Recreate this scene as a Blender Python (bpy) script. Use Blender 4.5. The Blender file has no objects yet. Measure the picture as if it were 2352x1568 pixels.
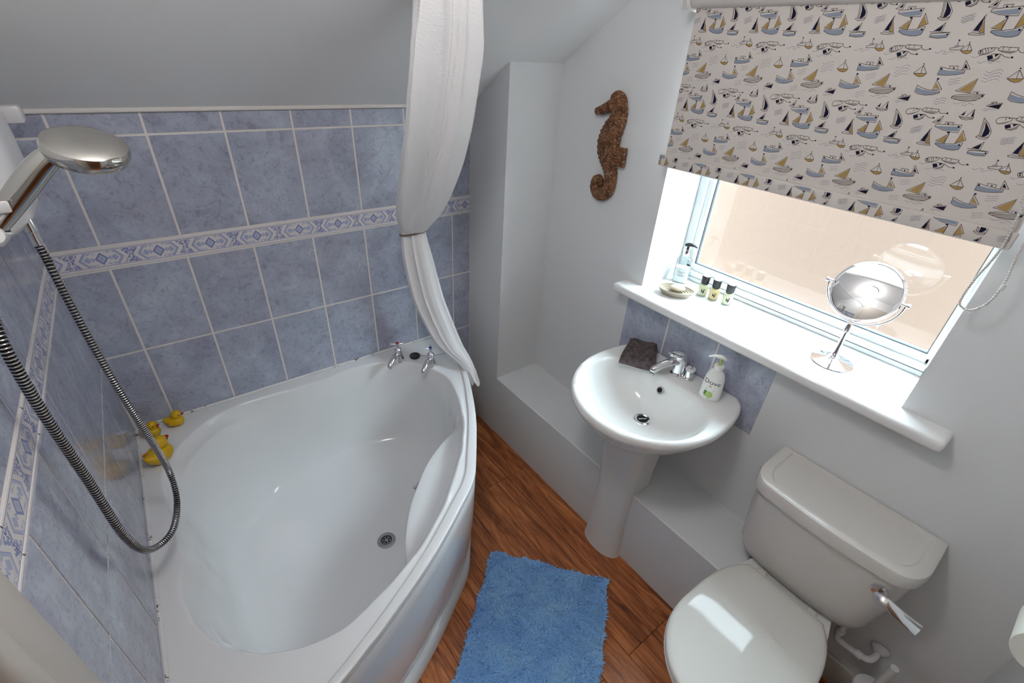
import bpy, bmesh, math, random
import numpy as np
from mathutils import Vector, Matrix

random.seed(7); rng = np.random.default_rng(7)
scene = bpy.context.scene
COL = scene.collection

# ---------------------------------------------------------------- camera
cam_data = bpy.data.cameras.new('camera')
cam = bpy.data.objects.new('camera', cam_data); COL.objects.link(cam)
right = (0.796424, -0.602516, 0.051801)
down = (-0.284403, -0.448769, -0.847184)
fwd = (0.533689, 0.659985, -0.528768)
M = Matrix.Identity(4)
for i in range(3):
    M[i][0] = right[i]; M[i][1] = -down[i]; M[i][2] = -fwd[i]
M[0][3], M[1][3], M[2][3] = 0.283, -1.8, 1.8
cam.matrix_world = M
cam_data.sensor_width = 36.0
cam_data.lens = 1065.0 / 2352.0 * 36.0
cam_data.clip_start = 0.02
scene.camera = cam

# ---------------------------------------------------------------- world, exposure
world = bpy.data.worlds.new('world'); scene.world = world
world.use_nodes = True
bg = world.node_tree.nodes['Background']
bg.inputs['Color'].default_value = (0.74, 0.89, 1.0, 1.0)
bg.inputs['Strength'].default_value = 13.5
vs = scene.view_settings
vs.view_transform = 'Standard'; vs.look = 'None'; vs.gamma = 1.0
vs.use_curve_mapping = False
vs.exposure = 1.0
CEILING_LAMP_POWER = 6.4
CEILING_LAMP_COLOR = (1.0, 0.965, 0.94)

# ---------------------------------------------------------------- helpers
def lin(r, g, b, k=1.0):
    f = lambda c: ((c / 255.0) / 12.92 if c / 255.0 <= 0.04045 else ((c / 255.0 + 0.055) / 1.055) ** 2.4) * k
    return (f(r), f(g), f(b), 1.0)

def world_of(o):
    m = o.matrix_basis.copy()
    if o.parent is not None:
        m = world_of(o.parent) @ o.matrix_parent_inverse @ m
    return m

def adopt(o, parent):
    """parent a world-space object, keeping it where it is"""
    if parent is not None:
        o.parent = parent
        o.matrix_parent_inverse = world_of(parent).inverted()

def obj(name, verts, faces, mat=None, parent=None, smooth=True, angle=35.0, kind=None, mats=None, mat_idx=None, loc=None):
    me = bpy.data.meshes.new(name)
    me.from_pydata([tuple(map(float, v)) for v in verts], [], [tuple(map(int, f)) for f in faces])
    me.update()
    return link(name, me, mat, parent, smooth, angle, kind, mats, mat_idx, loc)

def link(name, me, mat=None, parent=None, smooth=True, angle=35.0, kind=None, mats=None, mat_idx=None, loc=None):
    for m in (mats or ([mat] if mat else [])):
        me.materials.append(m)
    if mat_idx is not None:
        me.polygons.foreach_set('material_index', np.asarray(mat_idx, dtype=np.int32))
    if smooth:
        me.polygons.foreach_set('use_smooth', np.ones(len(me.polygons), dtype=bool))
        me.set_sharp_from_angle(angle=math.radians(angle))
    o = bpy.data.objects.new(name, me); COL.objects.link(o)
    if loc is not None:
        o.location = loc
    adopt(o, parent)
    if kind:
        o['kind'] = kind
    return o

def thing(name, label, cat, loc, group=None):
    o = bpy.data.objects.new(name, None); COL.objects.link(o)
    o.empty_display_size = 0.02
    o.location = loc
    tag(o, label, cat, group)
    return o

def tag(o, label, cat=None, group=None, kind=None):
    if label: o['label'] = label
    if cat: o['category'] = cat
    if group: o['group'] = group
    if kind: o['kind'] = kind
    return o

def bm_obj(name, bm, mat, parent=None, smooth=True, angle=35.0, kind=None, mats=None):
    me = bpy.data.meshes.new(name); bm.normal_update(); bm.to_mesh(me); bm.free()
    return link(name, me, mat, parent, smooth, angle, kind, mats)

def box_vf(x0, x1, y0, y1, z0, z1):
    v = [(x0,y0,z0),(x1,y0,z0),(x1,y1,z0),(x0,y1,z0),(x0,y0,z1),(x1,y0,z1),(x1,y1,z1),(x0,y1,z1)]
    f = [(0,3,2,1),(4,5,6,7),(0,1,5,4),(1,2,6,5),(2,3,7,6),(3,0,4,7)]
    return v, f

def boxes(name, lst, mat, parent=None, kind=None):
    V, F = [], []
    for b in lst:
        v, f = box_vf(*b); n = len(V); V += v; F += [tuple(i + n for i in q) for q in f]
    return obj(name, V, F, mat, parent, smooth=False, kind=kind)

def rbox(name, x0, x1, y0, y1, z0, z1, r, mat, parent=None, seg=2, xf=None, kind=None):
    bm = bmesh.new()
    v, f = box_vf(x0, x1, y0, y1, z0, z1)
    bv = [bm.verts.new(p) for p in v]
    for q in f: bm.faces.new([bv[i] for i in q])
    bmesh.ops.bevel(bm, geom=list(bm.edges), offset=r, segments=seg, profile=0.5, affect='EDGES')
    if xf is not None: bm.transform(xf)
    return bm_obj(name, bm, mat, parent, kind=kind)

def loft_vf(rings, closed=True, cap0=False, cap1=False):
    V = []; F = []; n = len(rings[0])
    for r in rings: V += [tuple(p) for p in r]
    m = n if closed else n - 1
    for i in range(len(rings) - 1):
        for j in range(m):
            k = (j + 1) % n
            F.append((i*n + j, i*n + k, (i+1)*n + k, (i+1)*n + j))
    if cap0: F.append(tuple(range(n - 1, -1, -1)))
    if cap1: F.append(tuple((len(rings)-1)*n + j for j in range(n)))
    return V, F

def loft(name, rings, mat, parent=None, closed=True, cap0=False, cap1=False, angle=35.0, kind=None):
    V, F = loft_vf(rings, closed, cap0, cap1)
    bm = bmesh.new(); bv = [bm.verts.new(p) for p in V]
    for q in F:
        try: bm.faces.new([bv[i] for i in q])
        except ValueError: pass
    bmesh.ops.recalc_face_normals(bm, faces=list(bm.faces))
    return bm_obj(name, bm, mat, parent, angle=angle, kind=kind)

def frame_of(axis):
    a = Vector(axis).normalized()
    up = Vector((0, 0, 1)) if abs(a.z) < 0.9 else Vector((1, 0, 0))
    u = up.cross(a).normalized(); w = a.cross(u)
    return a, u, w

def lathe_rings(profile, center, axis=(0, 0, 1), n=32, sx=1.0, sy=1.0, u=None):
    a, uu, ww = frame_of(axis)
    if u is not None:
        uu = Vector(u).normalized(); ww = a.cross(uu)
    c = Vector(center); R = []
    for r, h in profile:
        R.append([c + a*h + uu*(r*sx*math.cos(2*math.pi*i/n)) + ww*(r*sy*math.sin(2*math.pi*i/n)) for i in range(n)])
    return R

def lathe(name, profile, center, mat, parent=None, axis=(0, 0, 1), n=32, cap0=True, cap1=True, sx=1.0, sy=1.0, u=None, angle=35.0, kind=None):
    return loft(name, lathe_rings(profile, center, axis, n, sx, sy, u), mat, parent, True, cap0, cap1, angle, kind)

def catmull(P, per):
    P = [np.array(p, float) for p in P]; out = []
    for i in range(len(P) - 1):
        p0 = P[i-1] if i > 0 else 2*P[0] - P[1]
        p1, p2 = P[i], P[i+1]
        p3 = P[i+2] if i + 2 < len(P) else 2*P[-1] - P[-2]
        for k in range(per):
            t = k / per
            out.append(0.5*((2*p1) + (-p0+p2)*t + (2*p0-5*p1+4*p2-p3)*t*t + (-p0+3*p1-3*p2+p3)*t**3))
    out.append(P[-1]); return np.array(out)

def tube_rings(path, radii, n=12, flat=1.0, flat_dir=None):
    path = np.asarray(path, float); k = len(path)
    if np.isscalar(radii): radii = [radii]*k
    T = np.gradient(path, axis=0); T /= np.linalg.norm(T, axis=1)[:, None]
    ref = np.array(flat_dir if flat_dir is not None else ((0, 0, 1) if abs(T[0][2]) < 0.9 else (1, 0, 0)), float)
    u = ref - T[0]*ref.dot(T[0]); u /= np.linalg.norm(u)
    R = []
    for i in range(k):
        u = u - T[i]*u.dot(T[i]); u /= np.linalg.norm(u); w = np.cross(T[i], u)
        R.append([tuple(path[i] + radii[i]*(flat*math.cos(a)*u + math.sin(a)*w)) for a in np.arange(n)*2*math.pi/n])
    return R

def tube(name, path, radii, mat, parent=None, n=12, flat=1.0, flat_dir=None, angle=50.0, kind=None):
    return loft(name, tube_rings(path, radii, n, flat, flat_dir), mat, parent, True, True, True, angle, kind)

def ellipsoid(name, c, r, mat, parent=None, nu=20, nv=12, rot=None, kind=None):
    R = []
    m = rot if rot is not None else Matrix.Identity(3)
    for i in range(nv + 1):
        ph = -math.pi/2 + math.pi*i/nv
        ph = max(-math.pi/2 + 0.02, min(math.pi/2 - 0.02, ph))
        R.append([Vector(c) + m @ Vector((r[0]*math.cos(ph)*math.cos(2*math.pi*j/nu), r[1]*math.cos(ph)*math.sin(2*math.pi*j/nu), r[2]*math.sin(ph))) for j in range(nu)])
    return loft(name, R, mat, parent, True, True, True, 60.0, kind)

# ---------------------------------------------------------------- materials
class Ex:
    """arithmetic on shader sockets"""
    def __init__(s, nt, v): s.nt, s.v = nt, v
    def op(s, o, b=None, rev=False):
        n = s.nt.nodes.new('ShaderNodeMath'); n.operation = o
        ins = [s, b] if not rev else [b, s]
        for i, q in enumerate(ins):
            if q is None: continue
            q = q.v if isinstance(q, Ex) else q
            if isinstance(q, (int, float)): n.inputs[i].default_value = q
            else: s.nt.links.new(q, n.inputs[i])
        return Ex(s.nt, n.outputs[0])
    def __add__(s, b): return s.op('ADD', b)
    def __sub__(s, b): return s.op('SUBTRACT', b)
    def __mul__(s, b): return s.op('MULTIPLY', b)
    def __lt__(s, b): return s.op('LESS_THAN', b)
    def __gt__(s, b): return s.op('GREATER_THAN', b)
    def abs(s): return s.op('ABSOLUTE')
    def max(s, b): return s.op('MAXIMUM', b)
    def min(s, b): return s.op('MINIMUM', b)
    def pingpong(s, b): return s.op('PINGPONG', b)
    def inv(s): return s.op('SUBTRACT', 1.0, rev=True)

def new_mat(name, color, rough=0.5, metal=0.0, spec=0.5, coat=0.0):
    m = bpy.data.materials.new(name); m.use_nodes = True
    p = m.node_tree.nodes['Principled BSDF']
    p.inputs['Base Color'].default_value = color
    p.inputs['Roughness'].default_value = rough
    p.inputs['Metallic'].default_value = metal
    p.inputs['Specular IOR Level'].default_value = spec
    p.inputs['Coat Weight'].default_value = coat
    p.inputs['Coat Roughness'].default_value = 0.03
    return m

def nodes(m): return m.node_tree.nodes, m.node_tree.links, m.node_tree.nodes['Principled BSDF']

def coords(m, kind='Object', scale=(1, 1, 1), rand=0.0):
    N, L, P = nodes(m)
    tc = N.new('ShaderNodeTexCoord'); mp = N.new('ShaderNodeMapping')
    mp.inputs['Scale'].default_value = scale
    L.new(tc.outputs[kind], mp.inputs['Vector'])
    if rand:
        oi = N.new('ShaderNodeObjectInfo'); mu = N.new('ShaderNodeMath'); mu.operation = 'MULTIPLY'; mu.inputs[1].default_value = rand
        L.new(oi.outputs['Random'], mu.inputs[0]); L.new(mu.outputs[0], mp.inputs['Location'])
    return mp.outputs['Vector']

def noise(m, vec, scale, detail=3.0, rough=0.55, dist=0.0):
    N, L, P = nodes(m); n = N.new('ShaderNodeTexNoise')
    n.inputs['Scale'].default_value = scale; n.inputs['Detail'].default_value = detail
    n.inputs['Roughness'].default_value = rough; n.inputs['Distortion'].default_value = dist
    L.new(vec, n.inputs['Vector']); return n.outputs['Fac']

def ramp(m, fac, stops):
    N, L, P = nodes(m); r = N.new('ShaderNodeValToRGB')
    el = r.color_ramp.elements
    while len(el) < len(stops): el.new(0.5)
    for e, (p, c) in zip(el, stops): e.position = p; e.color = c if len(c) == 4 else (*c, 1)
    L.new(fac, r.inputs['Fac']); return r.outputs['Color']

def mixc(m, fac, a, b):
    N, L, P = nodes(m); x = N.new('ShaderNodeMix'); x.data_type = 'RGBA'
    for s, v in ((x.inputs['Factor'], fac), (x.inputs['A'], a), (x.inputs['B'], b)):
        v = v.v if isinstance(v, Ex) else v
        if isinstance(v, (int, float)): s.default_value = v
        elif isinstance(v, (tuple, list)): s.default_value = v
        else: L.new(v, s)
    return x.outputs['Result']

def bump(m, height, strength=0.2, dist=0.01):
    N, L, P = nodes(m); b = N.new('ShaderNodeBump')
    b.inputs['Strength'].default_value = strength; b.inputs['Distance'].default_value = dist
    L.new(height, b.inputs['Height']); L.new(b.outputs['Normal'], P.inputs['Normal'])

def setc(m, sock):
    N, L, P = nodes(m); L.new(sock, P.inputs['Base Color'])

MAT = {}
# painted plaster
m = MAT['paint'] = new_mat('wall_paint', (0.745, 0.76, 0.77, 1), 0.85, spec=0.25)
v = coords(m); bump(m, noise(m, v, 260.0, 2.0), 0.06, 0.002)
m = MAT['ceiling'] = new_mat('ceiling_paint', (0.90, 0.905, 0.91, 1), 0.9, spec=0.2)
v = coords(m); bump(m, noise(m, v, 200.0, 2.0), 0.06, 0.002)
# tiles
m = MAT['tile'] = new_mat('blue_marbled_tile', (0.3, 0.36, 0.48, 1), 0.10, spec=0.5)
v = coords(m, rand=7.0)
c1 = ramp(m, noise(m, v, 9.0, 5.0, 0.62, 0.6), [(0.30, (0.33, 0.365, 0.47)), (0.52, (0.435, 0.495, 0.61)), (0.72, (0.54, 0.62, 0.73))])
n2 = noise(m, v, 55.0, 5.0, 0.7, 1.2)
c2 = ramp(m, n2, [(0.33, (0.55, 0.55, 0.60)), (0.50, (1, 1, 1)), (1.0, (1.06, 1.06, 1.06))])
N_, L_, P_ = nodes(m); mu = N_.new('ShaderNodeMix'); mu.data_type = 'RGBA'; mu.blend_type = 'MULTIPLY'; mu.inputs['Factor'].default_value = 0.75
L_.new(c1, mu.inputs['A']); L_.new(c2, mu.inputs['B'])
pink = mixc(m, Ex(m.node_tree, noise(m, v, 5.0, 2.0)).op('MULTIPLY', 0.35), mu.outputs['Result'], (0.44, 0.37, 0.47, 1))
setc(m, pink); bump(m, noise(m, v, 14.0, 2.0), 0.02, 0.004)
MAT['grout'] = new_mat('grout', (0.80, 0.765, 0.73, 1), 0.8, spec=0.2)
m = MAT['silicone'] = new_mat('white_sealant', (0.75, 0.76, 0.76, 1), 0.4)
v = coords(m); f = ramp(m, noise(m, v, 34.0, 4.0, 0.75), [(0.60, (0.78, 0.78, 0.78)), (0.66, (0.10, 0.06, 0.04))])
setc(m, f)
# patterned border tile, drawn from the tile's own coordinates (local x along, local z up)
def border_mat(axis):
    m = new_mat('patterned_border_tile_' + axis, (0.6, 0.6, 0.6, 1), 0.18)
    N, L, P = nodes(m); nt = m.node_tree
    tc = N.new('ShaderNodeTexCoord'); sp = N.new('ShaderNodeSeparateXYZ'); L.new(tc.outputs['Object'], sp.inputs[0])
    U = Ex(nt, sp.outputs[{'x': 'X', 'y': 'Y'}[axis]])
    u = (U * 1000.0).pingpong(72.25)          # 0 at a hexagon's centre, in millimetres
    v = (Ex(nt, sp.outputs['Z']) * 1000.0).abs()
    nz = Ex(nt, noise(m, tc.outputs['Object'], 260.0, 2.0, 0.6)) 
    cream = (0.76, 0.73, 0.735, 1); blue = (0.24, 0.28, 0.52, 1); mid = (0.42, 0.46, 0.64, 1)
    h = u + v * 0.72
    blot = nz > 0.50
    field = mixc(m, blot, cream, mid)
    # corner triangles outside the hexagon
    col = mixc(m, (h > 66.0), cream, mixc(m, nz > 0.47, cream, blue))
    inside = h < 55.0
    mark = (v > 15.0).min(u > 10.0).min(h < 46.0)
    hexc = mixc(m, mark, cream, field)
    chev = (h > 46.5).min(h < 54.5)
    hexc = mixc(m, chev, hexc, mid)
    hexc = mixc(m, (h > 53.0).min(h < 54.5), hexc, blue)
    d2 = (u - 22.0).abs() + v * 0.95
    hexc = mixc(m, d2 < 7.0, hexc, mid)
    d3 = (u - 33.0).abs() + v * 0.95
    hexc = mixc(m, d3 < 11.0, hexc, mid)
    hexc = mixc(m, (d3 > 10.0).min(d3 < 11.4), hexc, cream)
    d1 = u * 1.2 + v
    hexc = mixc(m, d1 < 20.0, hexc, blue)
    hexc = mixc(m, d1 < 12.0, hexc, cream)
    hexc = mixc(m, d1 < 10.4, hexc, mid)
    col = mixc(m, inside, col, hexc)
    col = mixc(m, v > 23.0, col, cream)
    col = mixc(m, (v > 24.2).min(v < 25.6), col, blue)
    setc(m, col)
    return m
MAT['border_x'] = border_mat('x'); MAT['border_y'] = border_mat('y')
# floor boards
m = MAT['plank'] = new_mat('reddish_wood_floor', (0.2, 0.08, 0.03, 1), 0.33)
v = coords(m, scale=(1, 0.12, 1), rand=9.0)
g = noise(m, v, 22.0, 6.0, 0.62, 1.6)
v2 = coords(m, scale=(1, 0.10, 1), rand=5.0)
g2 = noise(m, v2, 110.0, 4.0, 0.7, 0.4)
cc = ramp(m, g, [(0.28, (0.14, 0.044, 0.017)), (0.45, (0.39, 0.122, 0.041)), (0.58, (0.60, 0.215, 0.072)), (0.78, (0.80, 0.36, 0.14))])
dd = ramp(m, g2, [(0.35, (0.55, 0.5, 0.5)), (0.55, (1, 1, 1))])
N_, L_, P_ = nodes(m); mu = N_.new('ShaderNodeMix'); mu.data_type = 'RGBA'; mu.blend_type = 'MULTIPLY'; mu.inputs['Factor'].default_value = 0.8
L_.new(cc, mu.inputs['A']); L_.new(dd, mu.inputs['B']); setc(m, mu.outputs['Result']); bump(m, g2, 0.06, 0.002)
MAT['underlay'] = new_mat('floor_joint', (0.035, 0.014, 0.008, 1), 0.9)
# sanitary ware and plastics
MAT['acrylic'] = new_mat('white_bath_acrylic', (0.80, 0.81, 0.82, 1), 0.13, spec=0.45)
MAT['ceramic'] = new_mat('white_ceramic', (0.80, 0.80, 0.785, 1), 0.06, spec=0.3)
MAT['cistern'] = new_mat('cream_white_ceramic', (0.70, 0.68, 0.65, 1), 0.16, spec=0.4)
MAT['seat'] = new_mat('cream_toilet_seat', (0.72, 0.71, 0.67, 1), 0.05, spec=0.22)
MAT['plastic'] = new_mat('white_plastic', (0.74, 0.74, 0.75, 1), 0.25)
MAT['upvc'] = new_mat('white_upvc', (0.80, 0.84, 0.85, 1), 0.2)
MAT['sill'] = new_mat('white_gloss_sill', (0.83, 0.83, 0.82, 1), 0.12)
MAT['gloss_trim'] = new_mat('cream_gloss_trim', (0.62, 0.58, 0.53, 1), 0.35)
MAT['chrome'] = new_mat('chrome', (0.80, 0.80, 0.82, 1), 0.06, metal=1.0)
m = MAT['worn_chrome'] = new_mat('limescaled_chrome', (0.50, 0.485, 0.45, 1), 0.14, metal=1.0)
v = coords(m); r_ = ramp(m, noise(m, v, 30.0, 4.0), [(0.40, (0.06, 0.06, 0.06)), (0.80, (0.26, 0.26, 0.26))])
N_, L_, P_ = nodes(m); L_.new(r_, P_.inputs['Roughness'])
MAT['hose'] = new_mat('hose_metal', (0.52, 0.52, 0.53, 1), 0.12, metal=1.0)
MAT['steel'] = new_mat('dull_steel', (0.50, 0.50, 0.52, 1), 0.25, metal=1.0)
MAT['black'] = new_mat('black_plastic', (0.012, 0.012, 0.014, 1), 0.3)
MAT['hole'] = new_mat('rubber_and_hole_dark', (0.006, 0.006, 0.006, 1), 0.7)  # hose rubber; also the shade inside drain holes, put into the colour
MAT['mirror'] = new_mat('mirror_glass', (0.93, 0.93, 0.93, 1), 0.0, metal=1.0)
MAT['duck'] = new_mat('yellow_rubber', (0.72, 0.44, 0.0, 1), 0.35)
MAT['duck_orange'] = new_mat('orange_paint', (0.75, 0.20, 0.01, 1), 0.35)
MAT['red'] = new_mat('red_paint', (0.45, 0.01, 0.02, 1), 0.35)
MAT['blue'] = new_mat('blue_enamel', (0.005, 0.03, 0.16, 1), 0.3)
MAT['pump'] = new_mat('white_soap_bottle', (0.82, 0.83, 0.80, 1), 0.25)
MAT['green'] = new_mat('green_print', (0.07, 0.22, 0.03, 1), 0.4)
MAT['pale_green'] = new_mat('pale_green_print', (0.42, 0.60, 0.16, 1), 0.4)
MAT['gold'] = new_mat('gold_print', (0.55, 0.40, 0.10, 1), 0.4)
MAT['ink'] = new_mat('dark_print', (0.015, 0.016, 0.03, 1), 0.5)
MAT['grey_ink'] = new_mat('grey_print', (0.10, 0.11, 0.12, 1), 0.5)
MAT['soap'] = new_mat('cream_soap', (0.83, 0.74, 0.56, 1), 0.35)
MAT['dish'] = new_mat('beige_stoneware', (0.40, 0.35, 0.27, 1), 0.45)
MAT['paper'] = new_mat('toilet_paper', (0.78, 0.78, 0.70, 1), 0.9)
MAT['card'] = new_mat('cardboard_core', (0.50, 0.50, 0.36, 1), 0.9)
MAT['liquid_y'] = new_mat('pale_yellow_shampoo', (0.86, 0.86, 0.58, 1), 0.1)
MAT['liquid_o'] = new_mat('honey_shampoo', (0.86, 0.68, 0.36, 1), 0.1)
MAT['lotion'] = new_mat('white_lotion', (0.80, 0.84, 0.84, 1), 0.15)
def thin_glass(name, tint, r0, rough):
    m = bpy.data.materials.new(name); m.use_nodes = True
    nt = m.node_tree; nt.nodes.clear()
    o_ = nt.nodes.new('ShaderNodeOutputMaterial'); mx = nt.nodes.new('ShaderNodeMixShader'); tr = nt.nodes.new('ShaderNodeBsdfTransparent'); gl = nt.nodes.new('ShaderNodeBsdfGlossy'); lw = nt.nodes.new('ShaderNodeLayerWeight')
    tr.inputs[0].default_value = tint; gl.inputs['Roughness'].default_value = rough
    fac = Ex(nt, lw.outputs['Facing']).op('POWER', 5.0) * (1.0 - r0) + r0       # Schlick, the same on both faces
    nt.links.new(fac.v, mx.inputs[0]); nt.links.new(tr.outputs[0], mx.inputs[1]); nt.links.new(gl.outputs[0], mx.inputs[2]); nt.links.new(mx.outputs[0], o_.inputs[0])
    return m
MAT['clear'] = thin_glass('clear_plastic', (0.93, 0.96, 0.96, 1), 0.035, 0.03)
MAT['pane'] = thin_glass('double_glazing', (0.97, 0.98, 0.97, 1), 0.045, 0.03)
# textiles
m = MAT['curtain'] = new_mat('white_waffle_curtain', (0.84, 0.84, 0.85, 1), 0.85, spec=0.15)
v = coords(m); N_, L_, P_ = nodes(m)
w1 = N_.new('ShaderNodeTexWave'); w1.inputs['Scale'].default_value = 70.0; w1.bands_direction = 'Z'; L_.new(v, w1.inputs['Vector'])
w2 = N_.new('ShaderNodeTexWave'); w2.inputs['Scale'].default_value = 70.0; w2.bands_direction = 'DIAGONAL'; L_.new(v, w2.inputs['Vector'])
hh = Ex(m.node_tree, w1.outputs['Fac']) * Ex(m.node_tree, w2.outputs['Fac']); bump(m, hh.v, 0.25, 0.002)
P_.inputs['Subsurface Weight'].default_value = 0.0
m = MAT['mat_pile'] = new_mat('blue_bath_mat_pile', (0.10, 0.25, 0.55, 1), 0.95, spec=0.1)
v = coords(m); cc = ramp(m, noise(m, v, 9.0, 4.0), [(0.3, (0.25, 0.50, 0.92)), (0.55, (0.32, 0.61, 1.0)), (0.75, (0.40, 0.70, 1.0))]); setc(m, cc)
m = MAT['towel'] = new_mat('dark_brown_towel', (0.05, 0.036, 0.036, 1), 0.95, spec=0.1)
v = coords(m); cc = ramp(m, noise(m, v, 60.0, 4.0), [(0.3, (0.062, 0.050, 0.052)), (0.7, (0.165, 0.135, 0.138))]); setc(m, cc); bump(m, noise(m, v, 420.0, 2.0), 0.5, 0.002)
m = MAT['fabric'] = new_mat('cream_blind_fabric', (0.64, 0.60, 0.565, 1), 0.85, spec=0.15)
MAT['blind_tube'] = new_mat('cream_roller', (0.66, 0.63, 0.60, 1), 0.5)
for k, c in dict(N=(0.012, 0.012, 0.035, 1), Y=(0.40, 0.27, 0.10, 1), B=(0.265, 0.31, 0.385, 1), K=(0.085, 0.06, 0.05, 1), G=(0.30, 0.30, 0.36, 1), T=(0.33, 0.30, 0.28, 1)).items():
    MAT['print_' + k] = new_mat('blind_print_' + {'N': 'navy', 'Y': 'ochre', 'B': 'blue', 'K': 'brown', 'G': 'grey', 'T': 'taupe'}[k], c, 0.85, spec=0.15)
# seahorse: coarse woven/carved, brown with pale flecks
m = MAT['seahorse'] = new_mat('carved_brown_resin', (0.25, 0.12, 0.05, 1), 0.55)
v = coords(m)
cc = ramp(m, noise(m, v, 38.0, 5.0, 0.75), [(0.30, (0.040, 0.014, 0.007)), (0.46, (0.17, 0.060, 0.022)), (0.60, (0.29, 0.125, 0.050)), (0.75, (0.36, 0.20, 0.10))])
N_, L_, P_ = nodes(m); vo = N_.new('ShaderNodeTexVoronoi'); vo.inputs['Scale'].default_value = 150.0; L_.new(v, vo.inputs['Vector'])
fl = (Ex(m.node_tree, vo.outputs['Distance']) < 0.30).min(Ex(m.node_tree, noise(m, v, 55.0, 2.0)) > 0.50)
setc(m, mixc(m, fl, cc, (0.62, 0.47, 0.30, 1))); bump(m, vo.outputs['Distance'], 1.0, 0.008)
# outside
MAT['render'] = new_mat('peach_render', (0.094, 0.065, 0.0495, 1), 0.95, spec=0.1)
MAT['paving'] = new_mat('pale_paving', (0.55, 0.50, 0.45, 1), 0.95)

# ================================================================ STRUCTURE
XW = 1.698          # window wall
XC = 1.444          # face of the boxed-in ledge and column
YC = -0.258         # face of the column towards the room
ZL = 0.370          # ledge top
YN = -2.150         # near wall
ZCEIL = 2.40
SL = 0.636          # ceiling pitch
ZE = 1.608          # height of the eaves over the bath
def zslope(y): return ZE - SL * y
YS = -(ZCEIL - ZE) / SL

def structure(o, label=None):
    o['kind'] = 'structure'
    if label: o['label'] = label
    return o

# floor with planks laid along y
floor = structure(boxes('floor', [(-0.1, 2.0, -2.3, 0.1, -0.06, -0.004)], MAT['underlay']), 'reddish brown wood plank floor')
PW = 0.127
def plank_mesh(w, l):
    b = 0.0012; t = 0.004; h = w/2 - 0.0006; k = l/2 - 0.0006
    V = [(-h,-k,-t),(h,-k,-t),(h,k,-t),(-h,k,-t),(-h,-k,-b),(h,-k,-b),(h,k,-b),(-h,k,-b),(-h+b,-k+b,0),(h-b,-k+b,0),(h-b,k-b,0),(-h+b,k-b,0)]
    F = [(4,5,9,8),(5,6,10,9),(6,7,11,10),(7,4,8,11),(8,9,10,11),(0,1,5,4),(1,2,6,5),(2,3,7,6),(3,0,4,7)]
    me = bpy.data.meshes.new('plank'); me.from_pydata(V, [], F); me.update(); me.materials.append(MAT['plank']); return me
cache = {}
x0 = 1.180 - 10 * PW
for i in range(14):
    xa = x0 + i * PW; xb = min(xa + PW, XW)
    xa = max(xa, 0.0)
    if xb - xa < 0.01: continue
    off = [-1.462 + 0.9, -1.462 + 0.30, -1.462][(i + 1) % 3] if i != 10 else -1.462 + 0.9
    y = off - 1.8
    while y < 0.0:
        ya, yb = max(y, YN), min(y + 0.9, 0.0)
        y += 0.9
        if yb - ya < 0.02: continue
        k = (round(xb - xa, 4), round(yb - ya, 4))
        if k not in cache: cache[k] = plank_mesh(*k)
        o = bpy.data.objects.new('plank', cache[k]); COL.objects.link(o); o.location = ((xa + xb)/2, (ya + yb)/2, 0); adopt(o, floor)

# back wall (tiled), left wall (tiled), behind them a grout bed
wall_back = structure(boxes('wall_back', [(-0.1, 2.0, 0.0, 0.1, -0.05, 1.66)], MAT['grout']), 'back wall of blue tiles with patterned border')
wall_left = structure(boxes('wall_left', [(-0.1, 0.0, -2.3, 0.0, -0.05, ZCEIL + 0.05)], MAT['grout']), 'left wall of blue tiles with patterned border')

def tile_mesh(w, h, axis, t=0.0014, border=False):
    b = 0.0007; a = w/2; c = h/2
    P = [(-a, 0, -c), (a, 0, -c), (a, 0, c), (-a, 0, c)]
    Q = [(-a, t - b, -c), (a, t - b, -c), (a, t - b, c), (-a, t - b, c)]
    S = [(-a + b, t, -c + b), (a - b, t, -c + b), (a - b, t, c - b), (-a + b, t, c - b)]
    V = P + Q + S
    F = [(i, (i+1) % 4, 4 + (i+1) % 4, 4 + i) for i in range(4)] + [(4 + i, 4 + (i+1) % 4, 8 + (i+1) % 4, 8 + i) for i in range(4)] + [(8, 9, 10, 11)]
    if border:   # two raised half-round beads along the rails
        for s in (-1, 1):
            n = len(V)
            for xx in (-a + b, a - b):
                for k in range(5):
                    an = math.pi * k / 4
                    V.append((xx, t - 0.0005 + 0.0024*math.sin(an), s * (c - 0.0052) + 0.0036*math.cos(an)))
            F += [(n + k, n + k + 1, n + 6 + k, n + 5 + k) for k in range(4)]
    if axis == 'x': V = [(u, -d, z) for u, d, z in V]            # on wall_back, facing -y
    elif axis == 'y': V = [(d, u, z) for u, d, z in V]           # on wall_left, facing +x
    else: V = [(-d, u, z) for u, d, z in V]                      # on the window wall, facing -x
    me = bpy.data.meshes.new('tile'); me.from_pydata(V, [], F); me.update()
    bm = bmesh.new(); bm.from_mesh(me); bmesh.ops.recalc_face_normals(bm, faces=list(bm.faces))
    if border is False:
        f = max(bm.faces, key=lambda q: q.calc_area())
        d = {'x': (0, -1, 0), 'y': (1, 0, 0)}.get(axis, (-1, 0, 0))
        if f.normal.dot(Vector(d)) < 0: bmesh.ops.reverse_faces(bm, faces=list(bm.faces))
    bm.to_mesh(me); bm.free()
    me.materials.append(MAT['tile'] if not border else MAT['border_x' if axis == 'x' else 'border_y'])
    return me
tcache = {}
G = 0.0034   # half a joint
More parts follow.
